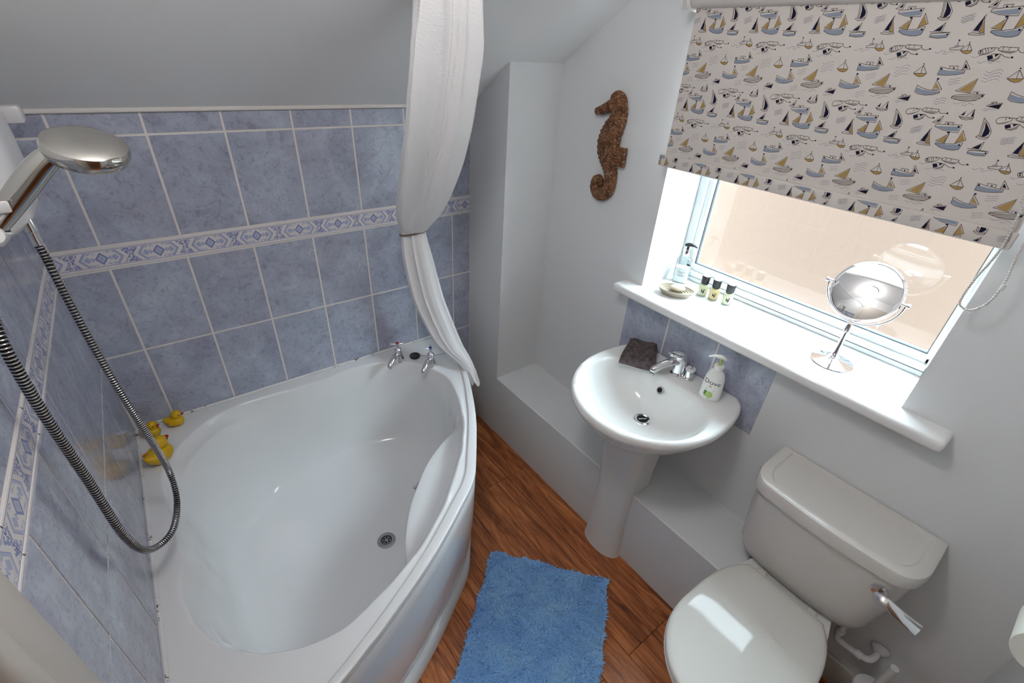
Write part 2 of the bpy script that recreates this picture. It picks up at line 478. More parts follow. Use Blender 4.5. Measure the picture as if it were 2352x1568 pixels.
def put_tile(parent, axis, a0, a1, z0, z1, plane, border=False, name='tile'):
    if border: w, h = a1 - a0 - 0.002, z1 - z0 - 0.002
    else: w, h = a1 - a0 - 2*G, z1 - z0 - 2*G
    if w < 0.004 or h < 0.004: return
    k = (axis, round(w, 4), round(h, 4), border)
    if k not in tcache: tcache[k] = tile_mesh(w, h, axis, border=border)
    o = bpy.data.objects.new(name, tcache[k]); COL.objects.link(o)
    c = (a0 + a1) / 2; z = (z0 + z1) / 2
    o.location = (c, plane, z) if axis == 'x' else (plane, c, z)
    adopt(o, parent)
rows = [(0.560, 0.868), (0.868, 1.165), (1.238, 1.542), (1.542, 1.603)]
xb = [0.004, 0.121, 0.327, 0.529, 0.734, 0.936, 1.141, 1.346, XC]
for z0, z1 in rows:
    for a, b in zip(xb[:-1], xb[1:]): put_tile(wall_back, 'x', a, b, z0, z1, 0.0)
for a, b in zip(xb[-3:-1], xb[-2:]): put_tile(wall_back, 'x', a, b, 0.262, 0.560, 0.0)
yb_ = [-0.004, -0.225, -0.436, -0.644, -0.853, -1.051, -1.224]
for z0, z1 in rows:
    for b, a in zip(yb_[:-1], yb_[1:]): put_tile(wall_left, 'y', a, b, z0, z1, 0.0)
# border tiles: two hexagons to a tile, chevron ends
def border_run(parent, axis, lo, hi, first_centre):
    k = math.floor((lo - first_centre) / 0.289) - 1
    while True:
        c = first_centre + 0.1445/1 + k * 0.289 - 0.1445
        a, b = c - 0.07225, c + 0.289 - 0.07225
        k += 1
        if a > hi: break
        a2, b2 = max(a, lo), min(b, hi)
        if b2 - a2 < 0.01: continue
        # keep the pattern registered: object origin sits on a hexagon centre
        V = tile_mesh(b2 - a2 - 0.002, 0.073 - 0.002, axis, border=True)
        sh = (a2 + b2)/2 - c
        V.transform(Matrix.Translation((sh, 0, 0) if axis == 'x' else (0, sh, 0)))
        o = bpy.data.objects.new('border_tile', V); COL.objects.link(o)
        o.location = (c, 0.0, 1.2015) if axis == 'x' else (0.0, c, 1.2015)
        adopt(o, parent)
border_run(wall_back, 'x', 0.004, XC, 0.113)
border_run(wall_left, 'y', -1.224, -0.004, -0.160)
# thin cream strip that finishes the tiles under the ceiling
o = rbox('edging_strip', 0.0, XC, -0.010, 0.0, 1.601, 1.613, 0.003, MAT['grout'], wall_back, 1)
o = rbox('edging_strip', 0.0, 0.010, -1.22, -0.008, 1.601, 1.613, 0.003, MAT['grout'], wall_left, 1)
o = boxes('painted_upper_wall', [(0.0, 0.004, -2.15, -0.012, 1.613, ZCEIL)], MAT['paint'], wall_left)
o = boxes('painted_lower_wall', [(0.0, 0.004, -1.224, 0.0, 0.0, 0.555), (0.0, 0.004, -2.15, -1.224, 0.0, 1.613)], MAT['paint'], wall_left)

# window wall with its opening
WY0, WY1 = -1.690, -0.825     # opening
WZ0, WZ1 = 1.062, 2.080
wall_right = structure(boxes('wall_right', [
    (XW, 2.03, WY1, 0.0, -0.05, ZCEIL + 0.05), (XW, 2.03, YN - 0.15, WY0, -0.05, ZCEIL + 0.05),
    (XW, 2.03, WY0, WY1, -0.05, WZ0 - 0.032), (XW, 2.03, WY0, WY1, WZ1, ZCEIL + 0.05)], MAT['paint']), 'white painted window wall')
for a, b in ((-0.976, -0.773), (-1.181, -0.976), (-1.386, -1.181)):
    put_tile(wall_right, 'w', a, b, 0.721, WZ0 - 0.03, XW, name='splashback_tile')
o = boxes('splashback_grout', [(XW - 0.0006, XW, -1.384, -0.775, 0.723, WZ0 - 0.033)], MAT['grout'], wall_right)
# boxed-in pipe column and low ledge
V = []
for y in (0.0, YC):
    V += [(XC, y, 0.0), (XW, y, 0.0), (XW, y, zslope(y)), (XC, y, zslope(y))]
wall_corner = structure(obj('wall_corner', V, [(0,1,2,3),(7,6,5,4),(0,4,5,1),(1,5,6,2),(2,6,7,3),(3,7,4,0)], MAT['paint'], smooth=False), 'white boxed-in corner column beside the bath')
wall_ledge = structure(rbox('wall_ledge', XC, XW + 0.01, -1.575, YC + 0.004, 0.0, ZL, 0.004, MAT['paint'], None, 1), 'low white boxed-in ledge under the window')
wall_front = structure(boxes('wall_front', [(-0.1, 2.0, YN - 0.15, YN, -0.05, ZCEIL + 0.05)], MAT['paint']), 'white near wall beside the toilet')
# ceiling: sloped over the bath, flat beyond
V = [(-0.1, 0.1, ZE - SL*0.1), (2.05, 0.1, ZE - SL*0.1), (2.05, YS, ZCEIL), (-0.1, YS, ZCEIL), (-0.1, YN - 0.15, ZCEIL), (2.05, YN - 0.15, ZCEIL)]
V += [(x, y, z + 0.08) for x, y, z in V]
F = [(0,1,2,3),(3,2,5,4),(9,8,7,6),(10,11,8,9),(0,6,7,1),(4,5,11,10),(1,7,8,2),(2,8,11,5),(3,9,6,0),(4,10,9,3)]
ceiling = structure(obj('ceiling', V, F, MAT['ceiling'], smooth=False), 'sloping white ceiling over the bath')
# skirting under the cistern side
bb = rbox('baseboard_right', XW - 0.016, XW, YN + 0.002, -1.58, 0.0, 0.115, 0.004, MAT['gloss_trim'], None, 2); structure(bb, 'short cream skirting board behind the toilet')
bb = rbox('baseboard_front', 0.05, XW - 0.018, YN, YN + 0.016, 0.0, 0.115, 0.004, MAT['gloss_trim'], None, 2); structure(bb)
# door casing at the near end of the left wall
trim = structure(rbox('trim_1', 0.0, 0.030, -1.300, -1.219, 0.575, 2.10, 0.006, MAT['gloss_trim'], None, 2), 'cream painted vertical casing at the end of the tiled wall')
rbox('bead_moulding', 0.0, 0.040, -1.345, -1.302, 0.575, 2.10, 0.010, MAT['gloss_trim'], trim, 3)
door = structure(rbox('door_1', 0.0, 0.028, -2.10, -1.347, 0.012, 2.05, 0.004, MAT['gloss_trim'], None, 1), 'cream painted door in the left wall')

MAT['brown_door'] = new_mat('brown_door', (0.20, 0.085, 0.03, 1), 0.4)
door2 = structure(rbox('door_2', 0.10, 0.86, YN, YN + 0.035, 0.012, 2.03, 0.004, MAT['brown_door'], None, 1), 'brown wooden door in the near wall')
for xa_, xb_ in ((0.19, 0.44), (0.52, 0.77)):
    for za_, zb_ in ((0.20, 0.90), (1.05, 1.88)): rbox('door_panel', xa_, xb_, YN + 0.03, YN + 0.042, za_, zb_, 0.006, MAT['brown_door'], door2, 2)
# ---------------------------------------------------------------- window
win = structure(bpy.data.objects.new('window_1', None), 'white framed window with a deep reveal'); COL.objects.link(win); win.location = (1.94, (WY0 + WY1)/2, WZ0)
rbox('sill_board', 1.622, 1.935, -1.806, -0.742, WZ0 - 0.034, WZ0, 0.012, MAT['sill'], win, 4)
XG = 1.952
fb = 0.045   # frame face width
rbox('frame_bottom', 1.915, 1.985, WY0, WY1, WZ0, WZ0 + 0.038, 0.004, MAT['upvc'], win, 2)
rbox('frame_top', 1.915, 1.985, WY0, WY1, WZ1 - 0.04, WZ1, 0.004, MAT['upvc'], win, 2)
rbox('frame_side', 1.915, 1.985, WY1 - 0.030, WY1, WZ0, WZ1, 0.004, MAT['upvc'], win, 2)
rbox('frame_side', 1.915, 1.985, WY0, WY0 + 0.022, WZ0, WZ1, 0.004, MAT['upvc'], win, 2)
sash = rbox('sash_bottom', 1.926, 1.976, WY0 + 0.016, WY1 - 0.022, WZ0 + 0.036, WZ0 + 0.060, 0.006, MAT['upvc'], win, 3)
rbox('sash_side', 1.926, 1.976, WY1 - 0.050, WY1 - 0.022, WZ0 + 0.036, WZ1 - 0.03, 0.006, MAT['upvc'], win, 3)
rbox('sash_side', 1.926, 1.976, WY0 + 0.016, WY0 + 0.034, WZ0 + 0.036, WZ1 - 0.03, 0.006, MAT['upvc'], win, 3)
rbox('sash_top', 1.926, 1.976, WY0 + 0.016, WY1 - 0.022, WZ1 - 0.06, WZ1 - 0.03, 0.006, MAT['upvc'], win, 3)
MAT['gasket'] = new_mat('grey_window_gasket', (0.12, 0.15, 0.16, 1), 0.5)
ga, gb, gc, gd = WY0 + 0.034, WY1 - 0.050, WZ0 + 0.060, WZ1 - 0.06
boxes('gasket', [(1.944, 1.958, ga, gb, gc, gc + 0.0035)], MAT['gasket'], win)
boxes('gasket', [(1.944, 1.958, gb - 0.0035, gb, gc + 0.0035, gd)], MAT['gasket'], win)
boxes('gasket', [(1.944, 1.958, ga, ga + 0.0035, gc + 0.0035, gd)], MAT['gasket'], win)
boxes('window_pane', [(1.949, 1.953, ga, gb, gc, gd)], MAT['pane'], win)
rbox('glazing_seam', 1.913, 1.916, WY0 + 0.002, WY1 - 0.031, WZ0 + 0.0165, WZ0 + 0.0185, 0.0005, MAT['gasket'], win, 1)

# ---------------------------------------------------------------- outside
ext = structure(boxes('exterior_wall', [(3.10, 3.3, -6.0, 3.5, -3.0, 2.35)], MAT['render']), 'peach rendered wall seen through the window')
grd = structure(boxes('exterior_ground', [(2.03, 9.0, -9.0, 7.0, -3.1, -3.0)], MAT['paving']))

# ---------------------------------------------------------------- ceiling lamp (above and behind the frame)
lamp = thing('ceiling_lamp', 'round flush ceiling lamp above the bathroom floor', 'lamp', (0.50, -1.28, ZCEIL))
lathe('lamp_base', [(0.17, 0.0), (0.17, -0.02), (0.16, -0.028), (0.0, -0.028)], (0.50, -1.28, ZCEIL), MAT['plastic'], lamp, n=40)
ld = bpy.data.lights.new('lamp_glow', 'POINT'); ld.shadow_soft_size = 0.11; ld.energy = CEILING_LAMP_POWER; ld.color = CEILING_LAMP_COLOR
lo = bpy.data.objects.new('lamp_glow', ld); COL.objects.link(lo); lo.location = (0.50, -1.28, ZCEIL - 0.15); adopt(lo, lamp)

# ================================================================ BATH
ZR = 0.565
bath = thing('corner_bath', 'white acrylic corner bath with curved front panel and moulded seat', 'bath', (0.6, -0.6, 0.0))
half = [(1.310, 0.0), (1.290, -0.085), (1.268, -0.168), (1.240, -0.255), (1.208, -0.34), (1.172, -0.425), (1.134, -0.505), (1.092, -0.588), (1.046, -0.668), (0.996, -0.745), (0.950, -0.812), (0.915, -0.862)]
curve = half + [(0.890, -0.890)] + [(-y, -x) for x, y in reversed(half)]
curve = [tuple(p[:2]) for p in catmull([(x, y, 0) for x, y in curve], 4)]
nc = len(curve)
wl = [(0.003, -1.310 + i * (1.307 / 26)) for i in range(1, 27)]       # up the left wall to the corner
wb = [(0.003 + i * (1.307 / 26), -0.003) for i in range(1, 26)]       # along the back wall
outer = np.array(curve + wl + wb); oc = np.array([1.0]*nc + [0.0]*(len(wl) + len(wb)))
outer = np.maximum(outer, [0.006, -9]); outer[:, 1] = np.minimum(outer[:, 1], -0.006)
CB = np.array([0.58, -0.58])
hl = [(0.28, -1.093), (0.204, -1.058), (0.152, -1.018), (0.096, -0.948), (0.066, -0.858), (0.056, -0.758), (0.076, -0.664), (0.068, -0.525), (0.058, -0.40), (0.058, -0.317), (0.080, -0.235)]
inner = [(1.096, -0.40), (1.079, -0.455), (1.036, -0.567), (0.960, -0.695), (0.880, -0.795), (0.832, -0.845)]
inner = inner + [(-y, -x) for x, y in reversed(inner)] + [(0.367, -1.105)] + hl + [(0.150, -0.150)] + [(-y, -x) for x, y in reversed(hl)] + [(1.105, -0.34)]
seat_l = [(1.034, -0.550), (0.990, -0.583), (0.925, -0.612), (0.860, -0.650), (0.800, -0.695), (0.747, -0.747)]
seat_l = seat_l + [(-y, -x) for x, y in reversed(seat_l[:-1])]
corner_l = [(0.066, -0.47), (0.078, -0.40), (0.100, -0.315), (0.138, -0.245), (0.187, -0.187)]
corner_l = corner_l + [(-y, -x) for x, y in reversed(corner_l[:-1])]
bottom = [(1.03, -0.40), (0.98, -0.52), (0.88, -0.62), (0.80, -0.70), (0.755, -0.755), (0.70, -0.80), (0.62, -0.88), (0.52, -0.98), (0.40, -1.03), (0.28, -1.01), (0.19, -0.92), (0.15, -0.80), (0.155, -0.64), (0.17, -0.48), (0.20, -0.35), (0.28, -0.28), (0.35, -0.20), (0.48, -0.17), (0.64, -0.155), (0.80, -0.15), (0.92, -0.19), (1.01, -0.28)]
def polar(pts, th):
    p = np.array(pts) - CB; a = np.arctan2(p[:, 1], p[:, 0]); r = np.hypot(p[:, 0], p[:, 1])
    i = np.argsort(a); a, r = a[i], r[i]
    a = np.concatenate([a - 2*math.pi, a, a + 2*math.pi]); r = np.concatenate([r, r, r])
    # smooth periodic interpolation
    g = np.linspace(-math.pi, math.pi, 361); rr = np.interp(g, a, r)
    k = np.array([1, 2, 3, 2, 1.0]); k /= k.sum()
    rr = np.convolve(np.concatenate([rr[-7:-1], rr, rr[1:7]]), k, 'same')[6:-6]
    return np.interp(th, g, rr, period=2*math.pi)
p = outer - CB; th = np.arctan2(p[:, 1], p[:, 0]); ro = np.hypot(p[:, 0], p[:, 1])
r1 = np.minimum(polar(inner, th), ro - 0.022); 
def arc_polar(pts, th, mid):
    q = np.array([c[:2] for c in catmull([(x, y, 0) for x, y in pts], 8)]) - CB
    a = (np.arctan2(q[:, 1], q[:, 0]) - mid + math.pi) % (2*math.pi) - math.pi
    i = np.argsort(a); return np.interp((th - mid + math.pi) % (2*math.pi) - math.pi, a[i], np.hypot(q[:, 0], q[:, 1])[i], left=9.0, right=9.0)
r2 = np.minimum(np.minimum(arc_polar(seat_l, th, -math.pi/4), arc_polar(corner_l, th, 3*math.pi/4)), r1 - 0.020); r3 = np.minimum(polar(bottom, th), r2 - 0.02)
dirs = np.stack([np.cos(th), np.sin(th)], 1)
diag = np.cos(th + math.pi/4)                 # +1 towards the front seat, -1 towards the wall corner
zs = 0.512 - 0.022*np.clip(diag*1.6, -1, 1)
def ring(r, z, wob=None):
    q = CB + dirs * r[:, None]
    return [(a, b, c) for (a, b), c in zip(q, np.broadcast_to(z, r.shape))]
lip = oc; o1 = 1 - lip; Z0 = 0*ro
RG = [ring(ro, ZR - 0.022 + Z0), ring(ro, ZR - 0.002 + 0.001*lip), ring(ro - 0.0012, ZR + 0.002*lip), ring(ro - 0.004, ZR + 0.003*lip), ring(ro - 0.030*lip - 0.005*o1, ZR + 0.003*lip), ring(ro - 0.0325*lip - 0.0055*o1, ZR + 0.002*lip), ring(ro - 0.037*lip - 0.006*o1, ZR - 0.004*lip), ring(ro - 0.042*lip - 0.0065*o1, ZR - 0.005*lip),
      ring((ro - 0.046*lip - 0.007*o1)*0.6 + r1*0.4, ZR - 0.002*lip),
      ring(r1 + np.minimum(0.009, 0.35*(ro - r1)), ZR - 0.0006 + Z0), ring(r1 + 0.004, ZR - 0.002 + Z0), ring(r1 + 0.0005, ZR - 0.006 + Z0), ring(r1 - 0.003, ZR - 0.016 + Z0)]
wsh = np.clip((r1 - r2 - 0.021) / 0.03, 0, 1)          # 1 on the seat and corner ledges, 0 where the side simply rolls over
def zmix(r, zshelf): return wsh*zshelf + (1 - wsh)*(ZR - 0.016 - 2.3*((r1 - 0.003) - r))
for t in (0.25, 0.5, 0.75):
    rr_ = (r1 - 0.004)*(1 - t) + (r2 + 0.009)*t; RG.append(ring(rr_, zmix(rr_, (ZR - 0.018)*(1-t)**3 + zs*(1 - (1-t)**3))))
RG += [ring(r2 + 0.006, zmix(r2 + 0.006, zs)), ring(r2 + 0.001, zmix(r2 + 0.001, zs - 0.002)), ring(r2 - 0.003, zmix(r2 - 0.003, zs - 0.009))]
zb = 0.165
for t in (0.12, 0.3, 0.5, 0.7, 0.85):
    RG.append(ring((r2 - 0.004)*(1-t**1.15) + (r3 + 0.02)*t**1.15, (zs - 0.012)*(1-t) + (zb + 0.055)*t))
RG += [ring(r3 + 0.012, zb + 0.040 + 0*ro), ring(r3 - 0.004, zb + 0.022 + 0*ro), ring(r3 - 0.025, zb + 0.010 + 0*ro), ring(r3 - 0.055, zb + 0.005 + 0*ro), ring(r3*0.7, zb + 0.002 + 0*ro), ring(r3*0.4, zb + 0*ro), ring(r3*0.12, zb + 0*ro)]
tub = loft('tub', RG, MAT['acrylic'], bath, True, False, True, angle=70.0)
tub['label'] = 'smooth white tub with rolled rim and crescent seat'
# front panel and plinth follow the curved edge
cv = np.array(curve); tng = np.gradient(cv, axis=0); tng /= np.linalg.norm(tng, axis=1)[:, None]
nrm = np.stack([-tng[:, 1], tng[:, 0]], 1)
if (nrm[nc//2] @ np.array([1, -1])) < 0: nrm = -nrm
def off(d): 
    q = cv + nrm*d
    q[:, 0] = np.maximum(q[:, 0], 0.004); q[:, 1] = np.minimum(q[:, 1], -0.004); return q
def strip(name, prof, mat, thick=0.012):
    rings = [[(a, b, z) for a, b in off(d)] for d, z in prof] 
    rings += [[(a, b, z) for a, b in off(d - thick)] for d, z in reversed(prof)]
    V, F = loft_vf(rings + [rings[0]], closed=False)
    return loft(name, rings + [rings[0]], mat, bath, closed=False, angle=50.0)
strip('rim_underside', [(-0.001, 0.546), (-0.004, 0.5425), (-0.024, 0.542)], MAT['acrylic'], 0.006)
strip('front_panel', [(-0.026, 0.541), (-0.026, 0.526), (-0.010, 0.521), (-0.003, 0.510), (-0.002, 0.48), (-0.004, 0.40), (-0.008, 0.30), (-0.016, 0.20), (-0.026, 0.12), (-0.034, 0.082)], MAT['acrylic'])
strip('plinth', [(-0.052, 0.080), (-0.030, 0.078), (-0.020, 0.070), (-0.018, 0.002)], MAT['acrylic'])
# sealant beads on both walls, with spots of mould
tube('sealant_bead', [(0.02 + i*0.0325, -0.0055, ZR + 0.004) for i in range(40)], 0.006, MAT['silicone'], bath, 8)
tube('sealant_bead', [(0.0055, -0.012 - i*0.0325, ZR + 0.004) for i in range(39)], 0.006, MAT['silicone'], bath, 8)
# waste
wc = Vector((0.637, -0.663, zb + 0.0015)); wax = (0, 0, 1)
waste = lathe('waste_fitting', [(0.0195, 0.0012), (0.0205, 0.0045), (0.024, 0.0055), (0.034, 0.0030), (0.0355, -0.001)], wc, MAT['steel'], bath, n=36, cap0=False, cap1=False)
lathe('waste_well_dark', [(0.0200, 0.0010), (0.0, 0.0010)], wc, MAT['hole'], waste, n=28, cap0=False, cap1=False)  # flat black disc on the tub floor, painted as the drain's inner shade
lathe('waste_plate', [(0.0165, 0.0012), (0.0160, 0.0020), (0.0, 0.0020)], wc, MAT['steel'], waste, n=28, cap0=False, cap1=False)
for i in range(6):
    a = i*math.pi/3
    lathe('waste_hole_dark', [(0.0042, 0.0022), (0.0042, 0.0024), (0.0, 0.0024)], wc + Vector((0.0105*math.cos(a), 0.0105*math.sin(a), 0)), MAT['hole'], waste, n=12)  # black discs on the plate, the dark of the holes painted on
lathe('waste_screw', [(0.0038, 0.0015), (0.0038, 0.004), (0.003, 0.0045), (0.0, 0.0045)], wc, MAT['steel'], waste, n=12)
# overflow under the seat
oc_ = Vector((0.786, -0.712, 0.405)); oax = Vector((-0.68, 0.70, 0.10)).normalized()
ov = lathe('overflow_cover', [(0.026, -0.03), (0.028, 0.010), (0.028, 0.022), (0.024, 0.028), (0.012, 0.030), (0.0, 0.030)], oc_, MAT['steel'], bath, axis=oax, n=28)
lathe('overflow_screw', [(0.006, 0.029), (0.006, 0.038), (0.004, 0.040)], oc_, MAT['steel'], ov, axis=oax, n=12)

# ---------------------------------------------------------------- pillar taps on the bath deck
def pillar_tap(loc, aim, idx_mat, label):
    x, y, z = loc; t = thing('bath_tap', label, 'tap', loc, 'pillar taps on the bath corner')
    c = Vector(loc); d = Vector((math.cos(aim), math.sin(aim), 0))
    lathe('body', [(0.024, 0.0), (0.026, 0.004), (0.0255, 0.010), (0.0215, 0.022), (0.0175, 0.036), (0.0150, 0.046), (0.0150, 0.056), (0.0160, 0.060), (0.0130, 0.066), (0.0085, 0.069), (0.0075, 0.080)], c, MAT['chrome'], t, n=24)
    sp = [c + d*0.008 + Vector((0, 0, 0.032)), c + d*0.032 + Vector((0, 0, 0.034)), c + d*0.058 + Vector((0, 0, 0.026)), c + d*0.076 + Vector((0, 0, 0.015)), c + d*0.080 + Vector((0, 0, 0.007))]
    pa = catmull(sp, 4); tube('spout', pa, np.linspace(0.0155, 0.0100, len(pa)), MAT['chrome'], t, 16)
    for k in range(4):
        a = aim + 0.5 + k*math.pi/2; e = Vector((math.cos(a), math.sin(a), 0))
        pa = [c + Vector((0, 0, 0.088)), c + e*0.012 + Vector((0, 0, 0.089)), c + e*0.024 + Vector((0, 0, 0.091)), c + e*0.031 + Vector((0, 0, 0.092))]
        tube('handle_arm', pa, [0.006, 0.005, 0.004, 0.0022], MAT['chrome'], t, 10)
    hub = lathe('hub', [(0.0075, 0.078), (0.010, 0.082), (0.0105, 0.090), (0.0085, 0.094)], c, MAT['chrome'], t, n=18)
    lathe('index_disc', [(0.0075, 0.094), (0.007, 0.0965), (0.0, 0.097)], c, idx_mat, hub, n=16)
pillar_tap((0.986, -0.108, ZR), math.radians(215), MAT['red'], 'chrome bath tap with a red topped cross handle')
pillar_tap((1.092, -0.222, ZR), math.radians(215), MAT['blue'], 'chrome bath tap with a blue topped cross handle')
plug = thing('bath_plug', 'dark metal bath plug lying on the bath corner between the taps', 'plug', (1.060, -0.124, ZR))
lathe('stopper', [(0.020, 0.0), (0.022, 0.002), (0.022, 0.006), (0.0245, 0.0075), (0.0245, 0.011), (0.022, 0.0125), (0.018, 0.0115), (0.0, 0.0115)], (1.060, -0.124, ZR), MAT['black'], plug, n=28)
pa = catmull([(1.083, -0.128, ZR + 0.003), (1.12, -0.150, ZR + 0.0015), (1.16, -0.165, ZR + 0.0015), (1.21, -0.180, ZR + 0.0015)], 8)
tube('chain', pa, 0.0012, MAT['steel'], plug, 6)

# ---------------------------------------------------------------- rubber ducks
def duck(loc, s, yaw, label, eye_side=-1):
    """body, head, beak, wings, eyes, in units of body length"""
    c = Vector(loc); rot = Matrix.Rotation(yaw, 3, 'Z')
    t = thing('rubber_duck', label, 'duck', loc, 'yellow rubber ducks on the bath corner')
    R = []
    prof = [(-0.52, 0.50, 0.02), (-0.47, 0.46, 0.10), (-0.38, 0.36, 0.20), (-0.24, 0.29, 0.285), (-0.05, 0.275, 0.33), (0.15, 0.28, 0.33), (0.31, 0.29, 0.27), (0.41, 0.30, 0.17), (0.45, 0.31, 0.03)]
    n = 18
    for x, zc, r in prof:
        ring_ = []
        for j in range(n):
            a = 2*math.pi*j/n
            y = r*1.03*math.cos(a); z = zc + r*0.88*math.sin(a)
            z = max(z, 0.0)
            ring_.append(c + rot @ Vector((x*s, y*s, z*s)))
        R.append(ring_)
    body = loft('body', R, MAT['duck'], t, True, True, True, 80)
    head = ellipsoid('head', c + rot @ Vector((0.17*s, 0, 0.70*s)), (0.255*s, 0.245*s, 0.25*s), MAT['duck'], t, 18, 12)
    bk = [c + rot @ Vector((0.36*s, 0, 0.70*s)), c + rot @ Vector((0.43*s, 0, 0.695*s)), c + rot @ Vector((0.50*s, 0, 0.70*s)), c + rot @ Vector((0.545*s, 0, 0.715*s))]
    tube('beak', bk, [0.10*s, 0.10*s, 0.085*s, 0.02*s], MAT['red'], t, 12, flat=0.45, flat_dir=(0, 0, 1))
    for sd in (-1, 1):
        wg = ellipsoid('wing', c + rot @ Vector((-0.06*s, sd*0.30*s, 0.33*s)), (0.22*s, 0.055*s, 0.13*s), MAT['duck'], t, 14, 8, rot @ Matrix.Rotation(-0.35, 3, 'Y'))
        ellipsoid('wing_tip', c + rot @ Vector((-0.22*s, sd*0.315*s, 0.40*s)), (0.085*s, 0.04*s, 0.055*s), MAT['duck_orange'], wg, 10, 6, rot)
        d = Vector((math.cos(0.85*sd)*0.95, math.sin(0.85*sd)*0.95, 0.22)).normalized()
        e0 = c + rot @ (Vector((0.17*s, 0, 0.70*s)) + Vector((d.x*0.25*s, d.y*0.24*s, d.z*0.25*s)))
        ellipsoid('eye', e0, (0.032*s, 0.032*s, 0.040*s), MAT['black'], head, 10, 6, rot)
    return t
duck((0.122, -0.053, ZR), 0.066, -0.30, 'small yellow rubber duck on the bath edge against the back wall')
duck((0.048, -0.072, ZR), 0.066, -0.50, 'small yellow rubber duck in the bath corner behind the larger duck')
duck((0.062, -0.228, ZR), 0.098, 0.75, 'large yellow rubber duck with orange wing tips on the bath edge')

# ---------------------------------------------------------------- electric shower on the left wall
sh = thing('electric_shower', 'white electric shower box mounted on the tiled left wall', 'shower unit', (0.0, -0.47, 1.46))
rbox('back_plate', 0.006, 0.040, -0.590, -0.345, 1.462, 1.79, 0.010, MAT['plastic'], sh, 3)
# bulging cover
R = []
for z, g in ((1.460, 0.0), (1.466, 0.55), (1.480, 0.85), (1.52, 1.0), (1.60, 1.04), (1.70, 1.0), (1.765, 0.86), (1.782, 0.5), (1.788, 0.0)):
    ringp = []
    y0, y1 = -0.603, -0.335
    y0 += (1-g)*0.012; y1 -= (1-g)*0.012; dx = 0.052 + 0.048*g
    for a in np.linspace(0, 1, 17):
        yy = y0 + (y1 - y0)*a; e = 1 - abs(2*a - 1)**5
        ringp.append((0.040 + (dx - 0.040)*(0.55 + 0.45*e), yy, z))
    ringp = [(0.038, y0, z)] + ringp + [(0.038, y1, z)]
    R.append(ringp)
loft('cover', R, MAT['plastic'], sh, True, True, True, 30)
rbox('pipe_clip', 0.055, 0.105, -0.205, -0.150, 1.603, 1.640, 0.006, MAT['plastic'], sh, 2)
rbox('cable_trunking', 0.006, 0.060, -0.335, -0.15, 1.61, 1.632, 0.004, MAT['plastic'], sh, 1)
lathe('outlet', [(0.013, 0.022), (0.013, -0.002), (0.0105, -0.004), (0.0105, -0.030)], (0.082, -0.556, 1.462), MAT['chrome'], sh, n=18)
# handset, holder, hose
hs = thing('hand_shower', 'chrome hand shower with round head held over the bath', 'shower head', (0.05, -0.85, 1.50))
hp = catmull([(0.070, -0.846, 1.526), (0.112, -0.847, 1.568), (0.149, -0.849, 1.606), (0.176, -0.853, 1.632), (0.198, -0.858, 1.645), (0.222, -0.864, 1.650)], 6)
tube('handle', hp, [0.0115 + 0.0055*math.sin(math.pi*min(1, t*1.15)) if t < 0.8 else 0.0115 + 0.004*(1-t)/0.2*1.0 for t in np.linspace(0, 1, len(hp))], MAT['worn_chrome'], hs, 20)
hax = Vector((0.20, -0.36, 1.0)).normalized()
hc = Vector((0.230, -0.866, 1.650))
head = lathe('spray_head', [(0.0, -0.016), (0.038, -0.016), (0.047, -0.012), (0.050, -0.004), (0.0505, 0.003), (0.048, 0.009), (0.040, 0.0135), (0.025, 0.0165), (0.0, 0.0175)], hc, MAT['worn_chrome'], hs, axis=hax, n=44)
lathe('face_plate', [(0.036, -0.019), (0.040, -0.0165), (0.040, -0.015)], hc, MAT['plastic'], head, axis=hax, n=32)
lathe('mode_knob', [(0.008, 0.0), (0.008, 0.010), (0.006, 0.012)], hc + Vector((-0.020, 0.03, -0.030)), MAT['steel'], head, axis=hax, n=16)
hold = thing('shower_holder', 'white plastic wall bracket gripping the hand shower', 'holder', (0.006, -0.86, 1.50))
rbox('wall_plate', 0.0035, 0.016, -0.905, -0.825, 1.455, 1.535, 0.005, MAT['plastic'], hold, 2)
rbox('bracket_arm', 0.014, 0.072, -0.882, -0.848, 1.485, 1.512, 0.008, MAT['plastic'], hold, 3)
lathe('clip_ring', [(0.0165, -0.012), (0.0195, -0.011), (0.0205, 0.0), (0.0195, 0.011), (0.0165, 0.012)], (0.088, -0.846, 1.544), MAT['plastic'], hold, axis=(0.68, 0, 0.73), n=24, cap0=False, cap1=False)
rbox('clip_tongue', 0.093, 0.125, -0.8735, -0.868, 1.574, 1.590, 0.0025, MAT['plastic'], hold, 2)
lathe('lock_knob', [(0.012, 0.0), (0.015, 0.004), (0.0145, 0.016), (0.010, 0.022), (0.0, 0.023)], (0.090, -0.878, 1.545), MAT['plastic'], hold, axis=(0.45, -0.8, 0.3), n=24)
hose_pts = [(0.082, -0.556, 1.434), (0.085, -0.564, 1.41), (0.088, -0.582, 1.368), (0.093, -0.597, 1.242), (0.100, -0.601, 1.101), (0.108, -0.578, 0.930), (0.108, -0.527, 0.760), (0.102, -0.578, 0.687), (0.080, -0.683, 0.688), (0.040, -0.752, 0.729), (0.032, -0.822, 0.863), (0.034, -0.842, 1.066), (0.040, -0.876, 1.250), (0.046, -0.894, 1.348), (0.050, -0.897, 1.408), (0.058, -0.880, 1.475), (0.066, -0.850, 1.522)]
hd = catmull(hose_pts, 60)
seg = np.linalg.norm(np.diff(hd, axis=0), axis=1); s = np.concatenate([[0], np.cumsum(seg)])
pitch = 0.0066; nrib = int(s[-1] / pitch); ns = nrib * 6
si = np.linspace(0, s[-1], ns + 1); hd = np.stack([np.interp(si, s, hd[:, k]) for k in range(3)], 1)
ph = (np.arange(ns + 1) % 6)
